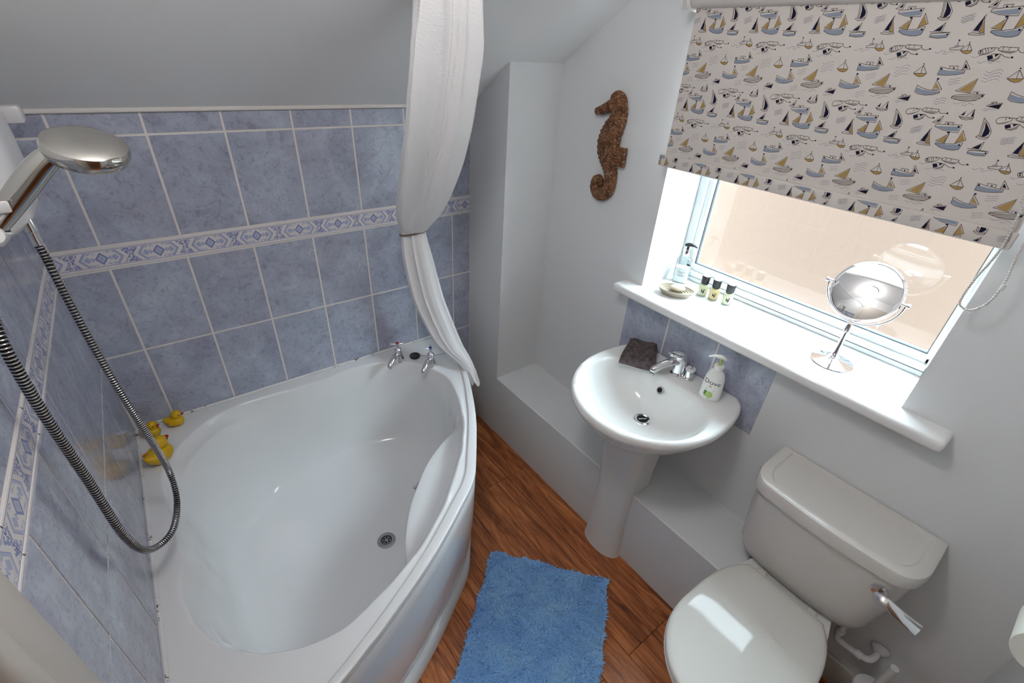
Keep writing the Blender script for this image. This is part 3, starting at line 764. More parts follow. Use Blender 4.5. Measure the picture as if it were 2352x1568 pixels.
rad = np.array([0.0068, 0.0082, 0.0084, 0.0076, 0.0062, 0.0062])[ph]
hose = tube('shower_hose', hd, rad, MAT['hose'], None, 14, angle=25)
hose.data.materials.append(MAT['hole'])
mi = np.zeros(len(hose.data.polygons), dtype=np.int32)
groove = np.repeat((ph[:-1] >= 3), 14); mi[:len(groove)] = groove
hose.data.polygons.foreach_set('material_index', mi)
tag(hose, 'ribbed metal shower hose looping from the shower box down over the bath', 'hose')

# ---------------------------------------------------------------- curtain
cu = thing('shower_curtain', 'white waffle shower curtain tied back beside the bath taps', 'curtain', (1.05, -0.35, 0.5))
LV = [(1.0, -0.5813, 1.9499, 0.09), (1.0, -0.5762, 1.8822, 0.0942), (1.005, -0.5566, 1.8094, 0.1015), (1.01, -0.5205, 1.7075, 0.1053), (1.02, -0.4649, 1.5889, 0.1074), (1.03, -0.3976, 1.476, 0.1067), (1.04, -0.3189, 1.359, 0.0985), (1.045, -0.2582, 1.2729, 0.0839), (1.05, -0.2149, 1.2072, 0.0550), (1.055, -0.2049, 1.1719, 0.0540), (1.07, -0.2037, 1.0695, 0.0640), (1.1, -0.2096, 0.9088, 0.0690), (1.135, -0.232, 0.7823, 0.0670), (1.168, -0.2723, 0.676, 0.0570), (1.206, -0.340, 0.600, 0.0330), (1.226, -0.392, 0.510, 0.0190)]
lv = catmull(LV, 7)
er = np.array([0.797, -0.603, 0.0]); ed = np.array([0.603, 0.797, 0.0])
nr = len(lv); R = []
tie = 8 * 7
seam = []
def pleat(a, k, ph_): return 1 - 2*abs(math.sin(0.5*(k*a + ph_)))**0.75      # soft crests, sharp valleys
for i, (x, y, z, hw) in enumerate(lv):
    t = i / (nr - 1); below = i > tie
    near = min(1.0, 0.22 + abs(i - tie) / 14.0)
    dep = hw * (0.46 if not below else 0.40)
    ringp = []; n = 220
    for j in range(n):
        a = 2*math.pi*j/n
        if not below: fold = 0.16*pleat(a, 6, 0.6 + 0.8*math.sin(t*4)) + 0.10*pleat(a, 9, 2.0 - t*3.0) + 0.09*math.sin(3*a + t*6.0)
        else: fold = 0.17*pleat(a, 5, 1.5 + 3.2*(t - 0.5)) + 0.09*pleat(a, 8, 0.3 + 4*(t - 0.5)) + 0.06*math.sin(2*a + t*9)
        fold *= near
        ca, sa = math.cos(a), math.sin(a)
        q = np.array([x, y, z]) + er*(hw*ca*(0.93 + 0.35*fold)) + ed*(dep*sa*(1.15 + 1.5*fold) + hw*0.16*near*math.sin(5*ca + t*4))
        if i > nr - 6: q[2] += 0.012*math.sin(3*a + 1.0)
        ringp.append(tuple(q))
    if i <= tie - 2: seam.append(np.array(ringp[int(n*0.785)]) - ed*0.0012)
    R.append(ringp)
cloth = loft('curtain_cloth', R, MAT['curtain'], cu, True, True, True, 80)
tube('seam_hem', seam, 0.0016, MAT['curtain'], cu, 6)
tx, ty, tz, thw = lv[tie + 3]
pa = [np.array([tx, ty, tz]) + er*(thw*1.0*math.cos(a)) + ed*(thw*0.50*math.sin(a)) + np.array([0, 0, 0.012*math.cos(a)]) for a in np.linspace(0, 2*math.pi, 40)]
MAT['tie'] = new_mat('brown_hair_tie', (0.16, 0.12, 0.09, 1), 0.7)
tube('curtain_tie', pa, 0.0035, MAT['tie'], cu, 8)
# rail above the frame, fixed to the sloping ceiling
rail = thing('curtain_rail', 'white curtain rail under the sloping ceiling', 'rail', (1.0, -0.6, 1.97))
pa = catmull([(1.40, -0.585, 1.958), (1.15, -0.585, 1.958), (0.90, -0.62, 1.958), (0.55, -0.85, 1.958), (0.30, -1.15, 1.958), (0.02, -1.30, 1.958)], 10)
tube('rail_tube', pa, 0.011, MAT['plastic'], rail, 14)
tube('hanger', [(1.15, -0.585, 1.958), (1.15, -0.585, zslope(-0.585) + 0.002)], 0.006, MAT['plastic'], rail, 10)
tube('hanger', [(0.55, -0.85, 1.958), (0.55, -0.85, zslope(-0.85) + 0.002)], 0.006, MAT['plastic'], rail, 10)

# ================================================================ WASH BASIN
YB = -1.102; ZB = 0.838
basin = thing('wash_basin', 'white oval pedestal wash basin under the window sill', 'basin', (1.49, YB, 0.0))
def sym_outline(pts, n):
    """pts: (x, half width) from the wall to the front; returns n points of the closed outline, starting at the wall"""
    side = [(x, YB + w) for x, w in pts] + [(x, YB - w) for x, w in reversed(pts) if w > 1e-6]
    P = catmull([(x, y, 0) for x, y in side], 12)
    L = np.concatenate([[0], np.cumsum(np.linalg.norm(np.diff(P, axis=0), axis=1))])
    t = np.linspace(0, L[-1], n)
    return np.stack([np.interp(t, L, P[:, 0]), np.interp(t, L, P[:, 1])], 1)
NB = 120
oo = sym_outline([(XW - 0.004, 0.205), (1.660, 0.236), (1.60, 0.256), (1.52, 0.266), (1.44, 0.263), (1.36, 0.240), (1.29, 0.198), (1.235, 0.138), (1.203, 0.070), (1.193, 0.0)], NB)
# bowl outline as seen along rays from the bowl centre
CBW = np.array([1.445, YB])
d = oo - CBW; th2 = np.arctan2(d[:, 1], d[:, 0]); ro2 = np.hypot(d[:, 0], d[:, 1])
dr = np.stack([np.cos(th2), np.sin(th2)], 1)
def ell(ax_f, ax_b, ay, e=2.3):
    ax = np.where(np.cos(th2) > 0, ax_b, ax_f)
    return (np.abs(np.cos(th2)/ax)**e + np.abs(np.sin(th2)/ay)**e) ** (-1/e)
rb = ell(0.200, 0.150, 0.222)
def rg(r, z, c=CBW, k=1.0): 
    q = c + dr*np.asarray(r)[:, None]; return [(min(a, XW - 0.003), b, zz) for (a, b), zz in zip(q, np.broadcast_to(z, r.shape))]
back = np.clip(np.cos(th2), 0, 1)
CD = np.array([1.475, YB + 0.0])
def mixr(t, z): # from bowl edge towards the waste
    q = (CBW + dr*rb[:, None])*(1-t) + (CD + dr*0.03)*t
    return [(a, b, z) for a, b in q]
RGS = [rg(ro2*0.42, 0.660 + 0*ro2), rg(ro2*0.60, 0.690 + 0*ro2), rg(ro2*0.82, 0.745 + 0*ro2), rg(ro2*0.94, 0.785 + 0*ro2), rg(ro2 - 0.006, 0.800 + 0*ro2), rg(ro2, 0.812 + 0*ro2), rg(ro2, ZB - 0.012 + 0*ro2), rg(ro2 - 0.004, ZB - 0.003 + 0*ro2), rg(ro2 - 0.014, ZB + 0*ro2),
       rg(ro2*0.6 + rb*0.4 - 0.002, ZB - 0.001 - 0.004*back), rg(rb + 0.016, ZB - 0.003 - 0.004*back), rg(rb + 0.006, ZB - 0.008 - 0.003*back), rg(rb, ZB - 0.016 + 0*ro2),
       mixr(0.06, 0.800), mixr(0.16, 0.772), mixr(0.30, 0.745), mixr(0.48, 0.722), mixr(0.68, 0.706), mixr(0.86, 0.698), mixr(1.0, 0.696)]
bowl = loft('bowl', RGS, MAT['ceramic'], basin, True, True, True, 65)
# pedestal: rounded front, flat back
R = []
for z, w, fx in ((0.0, 0.094, 1.384), (0.02, 0.090, 1.388), (0.25, 0.080, 1.398), (0.45, 0.083, 1.395), (0.60, 0.094, 1.385), (0.70, 0.110, 1.365)):
    r_ = []
    for a in np.linspace(-math.pi/2, math.pi/2, 21):
        xx = 1.4435 - (1.4435 - fx)*math.cos(a)**0.8; r_.append((xx, YB + 0.016 + w*math.sin(a), z))
    bk = 1.443 if z < 0.36 else 1.53
    r_ = [(bk, YB + 0.016 - w, z)] + r_ + [(bk, YB + 0.016 + w, z)]
    R.append(r_)
loft('pedestal', R[:3], MAT['ceramic'], basin, True, True, True, 40)
R2 = []
for z, w, fx in ((0.372, 0.0815, 1.3965), (0.45, 0.083, 1.395), (0.60, 0.094, 1.385), (0.672, 0.105, 1.37)):
    r_ = []
    for a in np.linspace(-math.pi/2, math.pi/2, 21):
        xx = 1.4435 - (1.4435 - fx)*math.cos(a)**0.8; r_.append((xx, YB + 0.016 + w*math.sin(a), z))
    R2.append([(1.535, YB + 0.016 - w, z)] + r_ + [(1.535, YB + 0.016 + w, z)])
R1 = R[:3] + [[(1.443, YB + 0.016 - 0.0815, 0.372)] + [q for q in R2[0][1:-1]] + [(1.443, YB + 0.016 + 0.0815, 0.372)]]
bpy.data.objects.remove(bpy.data.objects['pedestal'], do_unlink=True)
loft('pedestal', R1, MAT['ceramic'], basin, True, True, True, 40)
loft('pedestal_top', R2, MAT['ceramic'], basin, True, True, True, 40)
wz = Vector((1.475, YB, 0.6965))
wf = lathe('basin_waste', [(0.018, -0.003), (0.020, 0.003), (0.026, 0.0045), (0.031, 0.0025), (0.0325, 0.0)], wz, MAT['chrome'], basin, n=32, cap0=False, cap1=False)
lathe('waste_well_dark', [(0.0200, 0.0022), (0.0195, 0.0012), (0.0, 0.0012)], wz, MAT['hole'], wf, n=24, cap0=False, cap1=False)  # flat black disc over the closed bowl, painted shade of the drain
tube('waste_bar', [wz + Vector((-0.012, 0.008, 0.003)), wz + Vector((0.012, -0.008, 0.003))], 0.0028, MAT['steel'], wf, 8)
oax = Vector((-0.80, 0.0, 0.60)).normalized(); op = Vector((1.5655, YB + 0.012, 0.783))
of = lathe('basin_overflow', [(0.008, 0.002), (0.009, 0.0045), (0.0125, 0.004), (0.0145, 0.0)], op, MAT['steel'], basin, axis=oax, n=24, cap0=False, cap1=False)
lathe('overflow_hole_dark', [(0.0085, 0.0028), (0.0, 0.0026)], op, MAT['hole'], of, axis=oax, n=20)  # nothing is cut here: the opening's darkness is a black disc

# ---------------------------------------------------------------- basin mixer tap
ZD = ZB - 0.0035
tc = Vector((1.642, -1.095, ZD))
tap = thing('basin_mixer_tap', 'chrome mixer tap with loop lever on the wash basin', 'tap', tc)
lathe('body', [(0.0275, 0.0), (0.028, 0.003), (0.0255, 0.007), (0.0235, 0.012), (0.0225, 0.060), (0.0235, 0.066)], tc, MAT['chrome'], tap, n=28)
lathe('head', [(0.0235, 0.066), (0.0245, 0.070), (0.0245, 0.084), (0.020, 0.094), (0.010, 0.0985), (0.0, 0.099)], tc, MAT['chrome'], tap, axis=(-0.12, 0.05, 1), n=28, cap0=True)
sd = Vector((-0.90, 0.30, 0)).normalized()
pa = catmull([tc + Vector((0, 0, 0.050)), tc + sd*0.035 + Vector((0, 0, 0.058)), tc + sd*0.075 + Vector((0, 0, 0.050)), tc + sd*0.108 + Vector((0, 0, 0.038)), tc + sd*0.115 + Vector((0, 0, 0.028))], 5)
tube('spout', pa, np.linspace(0.0165, 0.0120, len(pa)), MAT['chrome'], tap, 18)
lathe('aerator', [(0.010, 0.0), (0.010, -0.008), (0.0, -0.008)], tc + sd*0.114 + Vector((0, 0, 0.024)), MAT['steel'], tap, n=16)
ln = sd.cross(Vector((0, 0, 1)))
pa = catmull([tc + ln*0.016 + Vector((0, 0, 0.082)), tc + sd*0.030 + ln*0.017 + Vector((0, 0, 0.088)), tc + sd*0.052 + ln*0.010 + Vector((0, 0, 0.091)), tc + sd*0.056 + Vector((0, 0, 0.0915)), tc + sd*0.052 - ln*0.010 + Vector((0, 0, 0.091)), tc + sd*0.030 - ln*0.017 + Vector((0, 0, 0.088)), tc - ln*0.016 + Vector((0, 0, 0.082))], 5)
tube('loop_lever', pa, 0.0052, MAT['chrome'], tap, 12)
lathe('index_mark', [(0.004, 0.0), (0.004, 0.0015), (0.0, 0.002)], tc + sd*0.0236 + Vector((0, 0, 0.074)), MAT['red'], tap, axis=sd, n=12)
pp = Vector((1.646, -1.137, ZD))
pl = thing('basin_plug', 'chrome and white basin plug standing beside the mixer tap', 'plug', pp)
lathe('plug_cup', [(0.0165, 0.0), (0.0175, 0.003), (0.0150, 0.006), (0.0135, 0.010), (0.0125, 0.034)], pp, MAT['chrome'], pl, n=24)
lathe('rubber_seal', [(0.0125, 0.034), (0.0175, 0.036), (0.0180, 0.042), (0.0160, 0.045), (0.0, 0.045)], pp, MAT['plastic'], pl, n=24)
lathe('chain_eye', [(0.005, 0.045), (0.0055, 0.050), (0.004, 0.055), (0.0, 0.056)], pp, MAT['steel'], pl, n=14)

# ---------------------------------------------------------------- soap pump with printed label
sc = Vector((1.612, -1.243, ZB - 0.006)); F3 = Vector((-0.97, -0.24, 0)).normalized(); S3 = Vector((-F3.y, F3.x, 0))
pump = thing('soap_pump', 'white pump soap bottle with a green cucumber print on the basin', 'bottle', sc)
prof = [(0.0, 0.88), (0.003, 0.97), (0.012, 1.0), (0.05, 0.99), (0.085, 0.90), (0.103, 0.76), (0.113, 0.58), (0.118, 0.44), (0.120, 0.40)]
R = [[sc + Vector((0, 0, h)) + S3*(0.0345*k*math.cos(a)) + F3*(0.0215*k*math.sin(a)) for a in np.arange(36)*2*math.pi/36] for h, k in prof]
bottle = loft('bottle', R, MAT['pump'], pump, True, True, True, 60)
lathe('collar', [(0.0145, 0.119), (0.0160, 0.120), (0.0160, 0.134), (0.0130, 0.137), (0.0, 0.137)], sc, MAT['pump'], pump, n=24)
lathe('stem', [(0.0048, 0.136), (0.0048, 0.160)], sc, MAT['pale_green'], pump, n=12)
nd = Vector((-0.55, 0.75, 0)).normalized()
pa = catmull([sc - nd*0.014 + Vector((0, 0, 0.160)), sc + Vector((0, 0, 0.166)), sc + nd*0.020 + Vector((0, 0, 0.167)), sc + nd*0.040 + Vector((0, 0, 0.160))], 5)
tube('nozzle', pa, np.concatenate([np.linspace(0.006, 0.0095, 6), np.linspace(0.0095, 0.0035, len(pa) - 6)]), MAT['pump'], pump, 14, flat=0.75)
def on_bottle(u, h, lift=0.0003):
    """u: metres along the label, h: height on the bottle"""
    k = np.interp(h, [q[0] for q in prof], [q[1] for q in prof])
    a = math.pi/2 - u / (0.030*k)
    return sc + Vector((0, 0, h)) + S3*((0.0345*k + lift)*math.cos(a)) + F3*((0.0215*k + lift)*math.sin(a))
def wrap_polys(name, polys, mat, parent, place):
    V, F = [], []
    for P in polys:
        n = len(V); V += [place(*q) for q in P]; F.append(tuple(range(n, n + len(P))))
    return obj(name, V, F, mat, parent, smooth=False, kind='stuff' if len(polys) > 3 else None)
def text_polys(body, size):
    cu_ = bpy.data.curves.new('lettering', 'FONT'); cu_.body = body; cu_.size = size; cu_.align_x = 'CENTER'; cu_.resolution_u = 3
    to = bpy.data.objects.new('lettering', cu_); COL.objects.link(to)
    dg = bpy.context.evaluated_depsgraph_get(); me = bpy.data.meshes.new_from_object(to.evaluated_get(dg))
    P = [[(me.vertices[i].co.x, me.vertices[i].co.y) for i in p.vertices] for p in me.polygons]
    bpy.data.objects.remove(to, do_unlink=True); bpy.data.meshes.remove(me); return P
wrap_polys('brand_lettering', [[(x, y + 0.066) for x, y in P] for P in text_polys('Dove', 0.023)], MAT['ink'], pump, lambda u, h: on_bottle(u, h, 0.0004))
disc = lambda cx, cy, rx, ry, n=18: [(cx + rx*math.cos(a), cy + ry*math.sin(a)) for a in np.arange(n)*2*math.pi/n]
wrap_polys('gold_bird_mark', [disc(-0.002, 0.058, 0.004, 0.003)], MAT['gold'], pump, lambda u, h: on_bottle(u, h, 0.0004))
wrap_polys('green_band', [[(-0.012, 0.049), (0.012, 0.046), (0.012, 0.048), (-0.012, 0.051)], [(-0.011, 0.0435), (0.010, 0.041), (0.010, 0.0422), (-0.011, 0.0447)]], MAT['green'], pump, lambda u, h: on_bottle(u, h, 0.0004))
wrap_polys('leaf_print', [[(-0.014, 0.040), (-0.006, 0.036), (-0.010, 0.018), (-0.016, 0.022)], [(-0.014, 0.014), (-0.002, 0.008), (0.006, 0.010), (-0.008, 0.019)]], MAT['green'], pump, lambda u, h: on_bottle(u, h, 0.0004))
wrap_polys('cucumber_slice', [disc(0.001, 0.026, 0.0105, 0.0125)], MAT['pale_green'], pump, lambda u, h: on_bottle(u, h, 0.0006))

# ---------------------------------------------------------------- folded face cloth on the basin
TL, TR, BR, BL = [Vector(q) for q in ((1.664, -0.848, 0.858), (1.676, -0.966, 0.892), (1.575, -1.052, 0.868), (1.502, -0.930, 0.858))]
nu, nv = 22, 18; V = []; F = []
def towel_pt(u, v, top):
    p = TL*(1-u)*(1-v) + TR*u*(1-v) + BR*u*v + BL*(1-u)*v
    e = (1 - abs(2*u-1)**6)*(1 - abs(2*v-1)**6)
    z = p.z + 0.006*math.sin(9*u + 1.5*v) * e + 0.004*math.sin(6*v + 3*u)
    zb_ = max(ZB - 0.004, p.z - 0.032)
    sag = 0.010*max(0, v - 0.7)/0.3
    return (p.x + 0.004*math.sin(7*v), p.y + 0.004*math.sin(8*u), (zb_ if not top else zb_ + (z - zb_)*(0.55 + 0.45*e)) - sag*0.4*(0 if not top else 1))
for top in (True, False):
    for j in range(nv + 1):
        for i in range(nu + 1): V.append(towel_pt(i/nu, j/nv, top))
W_ = nu + 1; K_ = W_*(nv + 1)
for j in range(nv):
    for i in range(nu):
        a = j*W_ + i; F.append((a, a+W_, a+W_+1, a+1)); F.append((K_+a, K_+a+1, K_+a+W_+1, K_+a+W_))
edge = [i for i in range(nu)] + [nu + j*W_ for j in range(nv)] + [nv*W_ + nu - i for i in range(nu)] + [(nv - j)*W_ for j in range(nv)]
for a, b in zip(edge, edge[1:] + edge[:1]): F.append((a, b, K_ + b, K_ + a))
tw = obj('face_cloth', V, F, MAT['towel'], None, angle=60)
bm = bmesh.new(); bm.from_mesh(tw.data); bmesh.ops.recalc_face_normals(bm, faces=list(bm.faces)); bm.to_mesh(tw.data); bm.free()
tag(tw, 'folded dark brown face cloth on the back of the wash basin', 'cloth')

# ================================================================ TOILET
YT = -1.710
toilet = thing('toilet', 'white close-coupled toilet with closed lid and chrome flush lever', 'toilet', (1.35, YT, 0.0))
def cist_ring(z, hw, xf, rf, n=10):
    """D-shaped section: flat at the wall, rounded front corners and slightly bowed front"""
    out = [(XW - 0.004, YT + hw, z)]
    for a in np.linspace(0, math.pi/2, n): out.append((xf + rf - rf*math.sin(a), YT + hw - rf*0.75 + rf*0.75*math.cos(a), z))
    for t in np.linspace(0.1, 0.9, 7): out.append((xf - 0.010*math.sin(math.pi*t), YT + (hw - rf*0.75)*(1 - 2*t), z))
    for a in np.linspace(math.pi/2, 0, n): out.append((xf + rf - rf*math.sin(a), YT - hw + rf*0.75 - rf*0.75*math.cos(a), z))
    out.append((XW - 0.004, YT - hw, z)); return out
loft('cistern', [cist_ring(0.402, 0.150, 1.575, 0.05), cist_ring(0.410, 0.172, 1.548, 0.065), cist_ring(0.430, 0.186, 1.530, 0.075), cist_ring(0.470, 0.196, 1.516, 0.08), cist_ring(0.60, 0.206, 1.504, 0.08), cist_ring(0.722, 0.211, 1.498, 0.08)], MAT['cistern'], toilet, True, True, True, 50)
rl = [cist_ring(0.716, 0.214, 1.490, 0.080), cist_ring(0.722, 0.219, 1.482, 0.085), cist_ring(0.752, 0.220, 1.480, 0.085), cist_ring(0.762, 0.217, 1.484, 0.083), cist_ring(0.766, 0.210, 1.494, 0.080)]
def inset(ring_, k, z, cx=1.600): return [(cx + (x - cx)*k, YT + (y - YT)*k, z) for x, y, _ in ring_]
rl += [inset(rl[-1], 0.90, 0.7662), inset(rl[-1], 0.875, 0.7610), inset(rl[-1], 0.85, 0.7612), inset(rl[-1], 0.4, 0.7625)]
loft('cistern_lid', rl, MAT['cistern'], toilet, True, True, True, 40)
# flush lever
lb = Vector((1.496, -1.868, 0.672))
lv_ = lathe('lever_boss', [(0.017, -0.012), (0.018, 0.006), (0.014, 0.012), (0.0, 0.014)], lb, MAT['chrome'], toilet, axis=(-1, -0.10, 0.15), n=22)
pa = catmull([lb + Vector((-0.010, 0, 0.0)), lb + Vector((-0.022, -0.018, 0.000)), lb + Vector((-0.024, -0.050, -0.006)), lb + Vector((-0.022, -0.080, -0.012)), lb + Vector((-0.020, -0.100, -0.016))], 5)
tube('lever_blade', pa, [0.012 + 0.003*t for t in np.linspace(0, 1, len(pa))], MAT['chrome'], lv_, 14, flat=0.32, flat_dir=(-0.75, 0, 0.66))
# pan
def tiltz(x, z, k=1.0): return z + k*0.075*(x - 1.35)     # the seat slopes down towards its front
def pan_ring(z, hw, xf, xb):
    out = []; kz = min(1.0, max(0.0, (z - 0.2)/0.15))
    xm = xf + hw*1.05
    for a in np.linspace(math.pi/2, 3*math.pi/2, 25):
        out.append((xm + (xm - xf)*math.cos(a), YT + hw*math.sin(a), z))
    nb_ = 6
    out += [(xm + (xb - xm)*t, YT - hw*(1 - 0.28*t*t), z) for t in np.linspace(0.15, 1, nb_)]
    out += [(xm + (xb - xm)*t, YT + hw*(1 - 0.28*t*t), z) for t in np.linspace(1, 0.15, nb_)]
    return [(x, y, tiltz(x, q, kz)) for x, y, q in out]
pan = loft('pan', [pan_ring(0.0, 0.098, 1.19, 1.62), pan_ring(0.03, 0.094, 1.20, 1.62), pan_ring(0.16, 0.098, 1.19, 1.60), pan_ring(0.27, 0.135, 1.11, 1.58), pan_ring(0.345, 0.168, 1.055, 1.56), pan_ring(0.382, 0.176, 1.042, 1.555), pan_ring(0.392, 0.173, 1.047, 1.550)], MAT['ceramic'], toilet, True, True, True, 55)
rbox('rear_shelf', 1.475, 1.585, YT - 0.112, YT + 0.112, 0.34, 0.4045, 0.012, MAT['ceramic'], toilet, 3)
def seat_ring(z, g, xb=1.492):
    hw = 0.180 + g; xf = 1.022 - g; out = []
    xm = xf + 0.205
    for a in np.linspace(math.pi/2, 3*math.pi/2, 31): out.append((xm + (xm - xf)*math.cos(a), YT + hw*math.sin(a), z))
    def w(t): return hw*(1 - 0.06*t - 0.30*t**4)
    out += [(xm + (xb + g - xm)*t, YT - w(t), z) for t in np.linspace(0.1, 1, 10)]
    out += [(xm + (xb + g - xm)*t, YT + w(t), z) for t in np.linspace(1, 0.1, 10)]
    return [(x, y, tiltz(x, q)) for x, y, q in out]
loft('seat_ring', [seat_ring(0.396, -0.006), seat_ring(0.399, -0.001), seat_ring(0.408, 0.001), seat_ring(0.412, -0.003)], MAT['seat'], toilet, True, True, True, 40)
def crown(g): return [(x, y, z) for x, y, z in seat_ring(0, g)]
lid = [seat_ring(0.414, -0.004), seat_ring(0.416, 0.0), seat_ring(0.424, 0.0), seat_ring(0.430, -0.004), seat_ring(0.4335, -0.012), seat_ring(0.4355, -0.030), seat_ring(0.4365, -0.060), seat_ring(0.437, -0.085)]
loft('lid', lid, MAT['seat'], toilet, True, True, True, 55)
tube('hinge_bar', [(1.507, YT - 0.095 + i*0.019, 0.412) for i in range(11)], 0.011, MAT['seat'], toilet, 14)
rbox('hinge_cap', 1.49, 1.525, YT + 0.065, YT + 0.09, 0.404, 0.424, 0.005, MAT['seat'], toilet, 2)
rbox('hinge_cap', 1.49, 1.525, YT - 0.09, YT - 0.065, 0.404, 0.424, 0.005, MAT['seat'], toilet, 2)
rbox('yellow_tag', 1.502, 1.530, YT - 0.142, YT - 0.114, 0.362, 0.376, 0.004, MAT['duck'], toilet, 2)
lathe('bolt_cap', [(0.020, 0.0), (0.020, 0.010), (0.014, 0.020), (0.0, 0.022)], (1.485, YT - 0.122, 0.362), MAT['seat'], toilet, axis=(0, -1, 0), n=18)
# supply pipe from the cistern into the wall
pipe = thing('water_pipe', 'white plastic overflow pipe running from the cistern into the wall', 'pipe', (1.66, -1.93, 0.25))
pa = catmull([(1.640, -1.868, 0.420), (1.640, -1.868, 0.36), (1.640, -1.868, 0.290), (1.641, -1.872, 0.262), (1.642, -1.890, 0.255), (1.643, -1.930, 0.260), (1.645, -1.950, 0.262), (1.652, -1.962, 0.265), (1.668, -1.967, 0.272), (XW - 0.002, -1.968, 0.285)], 6)
tube('pipe_run', pa, 0.0105, MAT['plastic'], pipe, 14)
lathe('elbow_collar', [(0.0125, 0.0), (0.0135, 0.003), (0.0135, 0.016), (0.0125, 0.019)], (1.640, -1.868, 0.285), MAT['plastic'], pipe, n=18)
lathe('elbow_collar', [(0.0125, 0.0), (0.0135, 0.003), (0.0135, 0.016), (0.0125, 0.019)], (1.643, -1.925, 0.2595), MAT['plastic'], pipe, axis=(0, -1, 0), n=18)
lathe('wall_flange', [(0.026, 0.0), (0.026, 0.006), (0.019, 0.014), (0.014, 0.020)], (XW, -1.968, 0.284), MAT['plastic'], pipe, axis=(-1, 0, -0.35), n=22)
# brush
bc = Vector((1.605, -2.005, 0.0))
br = thing('toilet_brush', 'white toilet brush in its round holder beside the toilet', 'brush', bc)
lathe('holder', [(0.050, 0.0), (0.054, 0.004), (0.050, 0.06), (0.046, 0.15), (0.044, 0.200), (0.041, 0.200), (0.040, 0.02), (0.0, 0.02)], bc, MAT['plastic'], br, n=32)
lathe('splash_disc', [(0.0465, 0.202), (0.049, 0.205), (0.046, 0.211), (0.012, 0.216), (0.0, 0.216)], bc, MAT['plastic'], br, n=32)
lathe('handle', [(0.011, 0.214), (0.0105, 0.32), (0.0115, 0.350), (0.011, 0.356), (0.005, 0.357), (0.0, 0.356)], bc, MAT['plastic'], br, n=20)
# toilet roll on the near wall
rc = Vector((1.405, -2.0935, 0.905))
roll = thing('toilet_roll', 'toilet roll hanging on the near wall at the right edge', 'toilet roll', rc)
lathe('paper', [(0.020, -0.05), (0.049, -0.05), (0.050, -0.048), (0.050, 0.048), (0.049, 0.05), (0.020, 0.05), (0.020, -0.05)], rc, MAT['paper'], roll, axis=(1, 0, 0), n=48, cap0=False, cap1=False)
lathe('core', [(0.0198, -0.050), (0.0198, 0.050), (0.0185, 0.050), (0.0185, -0.050)], rc, MAT['card'], roll, axis=(1, 0, 0), n=32, cap0=False, cap1=False)
holder = thing('roll_holder', 'chrome arm holding the toilet roll on the near wall', 'holder', (1.478, YN, 0.908))
tube('arm', catmull([(1.478, YN + 0.004, 0.908), (1.478, -2.112, 0.908), (1.474, -2.096, 0.908), (1.458, -2.0935, 0.908), (1.352, -2.0935, 0.908)], 6), 0.006, MAT['chrome'], holder, 12)
lathe('rosette', [(0.022, 0.0), (0.022, 0.005), (0.012, 0.008)], (1.478, YN, 0.908), MAT['chrome'], holder, axis=(0, 1, 0), n=22)

# ================================================================ WINDOW SILL THINGS
ZS = WZ0
# lotion bottle
lc = Vector((1.866, -0.876, ZS)); F3 = Vector((-0.90, -0.44, 0)).normalized(); S3 = Vector((-F3.y, F3.x, 0))
lot = thing('lotion_bottle', 'clear square pump bottle half full of white lotion on the window sill', 'bottle', lc)
def sq(h, w, d, e=5.0, n=36):
    out = []
    for a in np.arange(n)*2*math.pi/n:
        c, s_ = math.cos(a), math.sin(a); k = (abs(c)**e + abs(s_)**e)**(-1/e)
        out.append(lc + Vector((0, 0, h)) + S3*(w*k*c) + F3*(d*k*s_))
    return out
loft('glass_bottle', [sq(0.0, 0.026, 0.018), sq(0.002, 0.028, 0.020), sq(0.092, 0.028, 0.020), sq(0.098, 0.025, 0.018), sq(0.102, 0.014, 0.012, 2.5), sq(0.104, 0.012, 0.012, 2.0), sq(0.108, 0.012, 0.012, 2.0)], MAT['clear'], lot, True, True, True, 40)
loft('lotion_fill', [sq(0.003, 0.0262, 0.0182), sq(0.062, 0.0262, 0.0182)], MAT['lotion'], lot, True, True, True, 40)
lathe('metal_collar', [(0.0125, 0.108), (0.0130, 0.109), (0.0130, 0.132), (0.0120, 0.134), (0.0, 0.134)], lc, MAT['chrome'], lot, n=24)
lathe('pump_stem', [(0.0045, 0.134), (0.0045, 0.146)], lc, MAT['black'], lot, n=12)
nd = Vector((0.35, -0.94, 0)).normalized()
pa = catmull([lc - nd*0.012 + Vector((0, 0, 0.148)), lc + Vector((0, 0, 0.152)), lc + nd*0.020 + Vector((0, 0, 0.152)), lc + nd*0.034 + Vector((0, 0, 0.146))], 5)
tube('pump_head', pa, np.concatenate([np.linspace(0.007, 0.0095, 6), np.linspace(0.0095, 0.003, len(pa) - 6)]), MAT['black'], lot, 14, flat=0.7)
pl_ = lambda u, h: lc + Vector((0, 0, h)) - S3*u*-1 + F3*0.0203
ln_ = []
for h, w in ((0.046, 0.013), (0.042, 0.008), (0.032, 0.012), (0.029, 0.009)):
    x = -w
    while x < w:
        l = 0.0012 + 0.002*random.random(); ln_.append([(x, h), (min(x + l, w), h), (min(x + l, w), h + 0.0013), (x, h + 0.0013)]); x += l + 0.0007
wrap_polys('label_print', ln_, MAT['grey_ink'], lot, pl_)
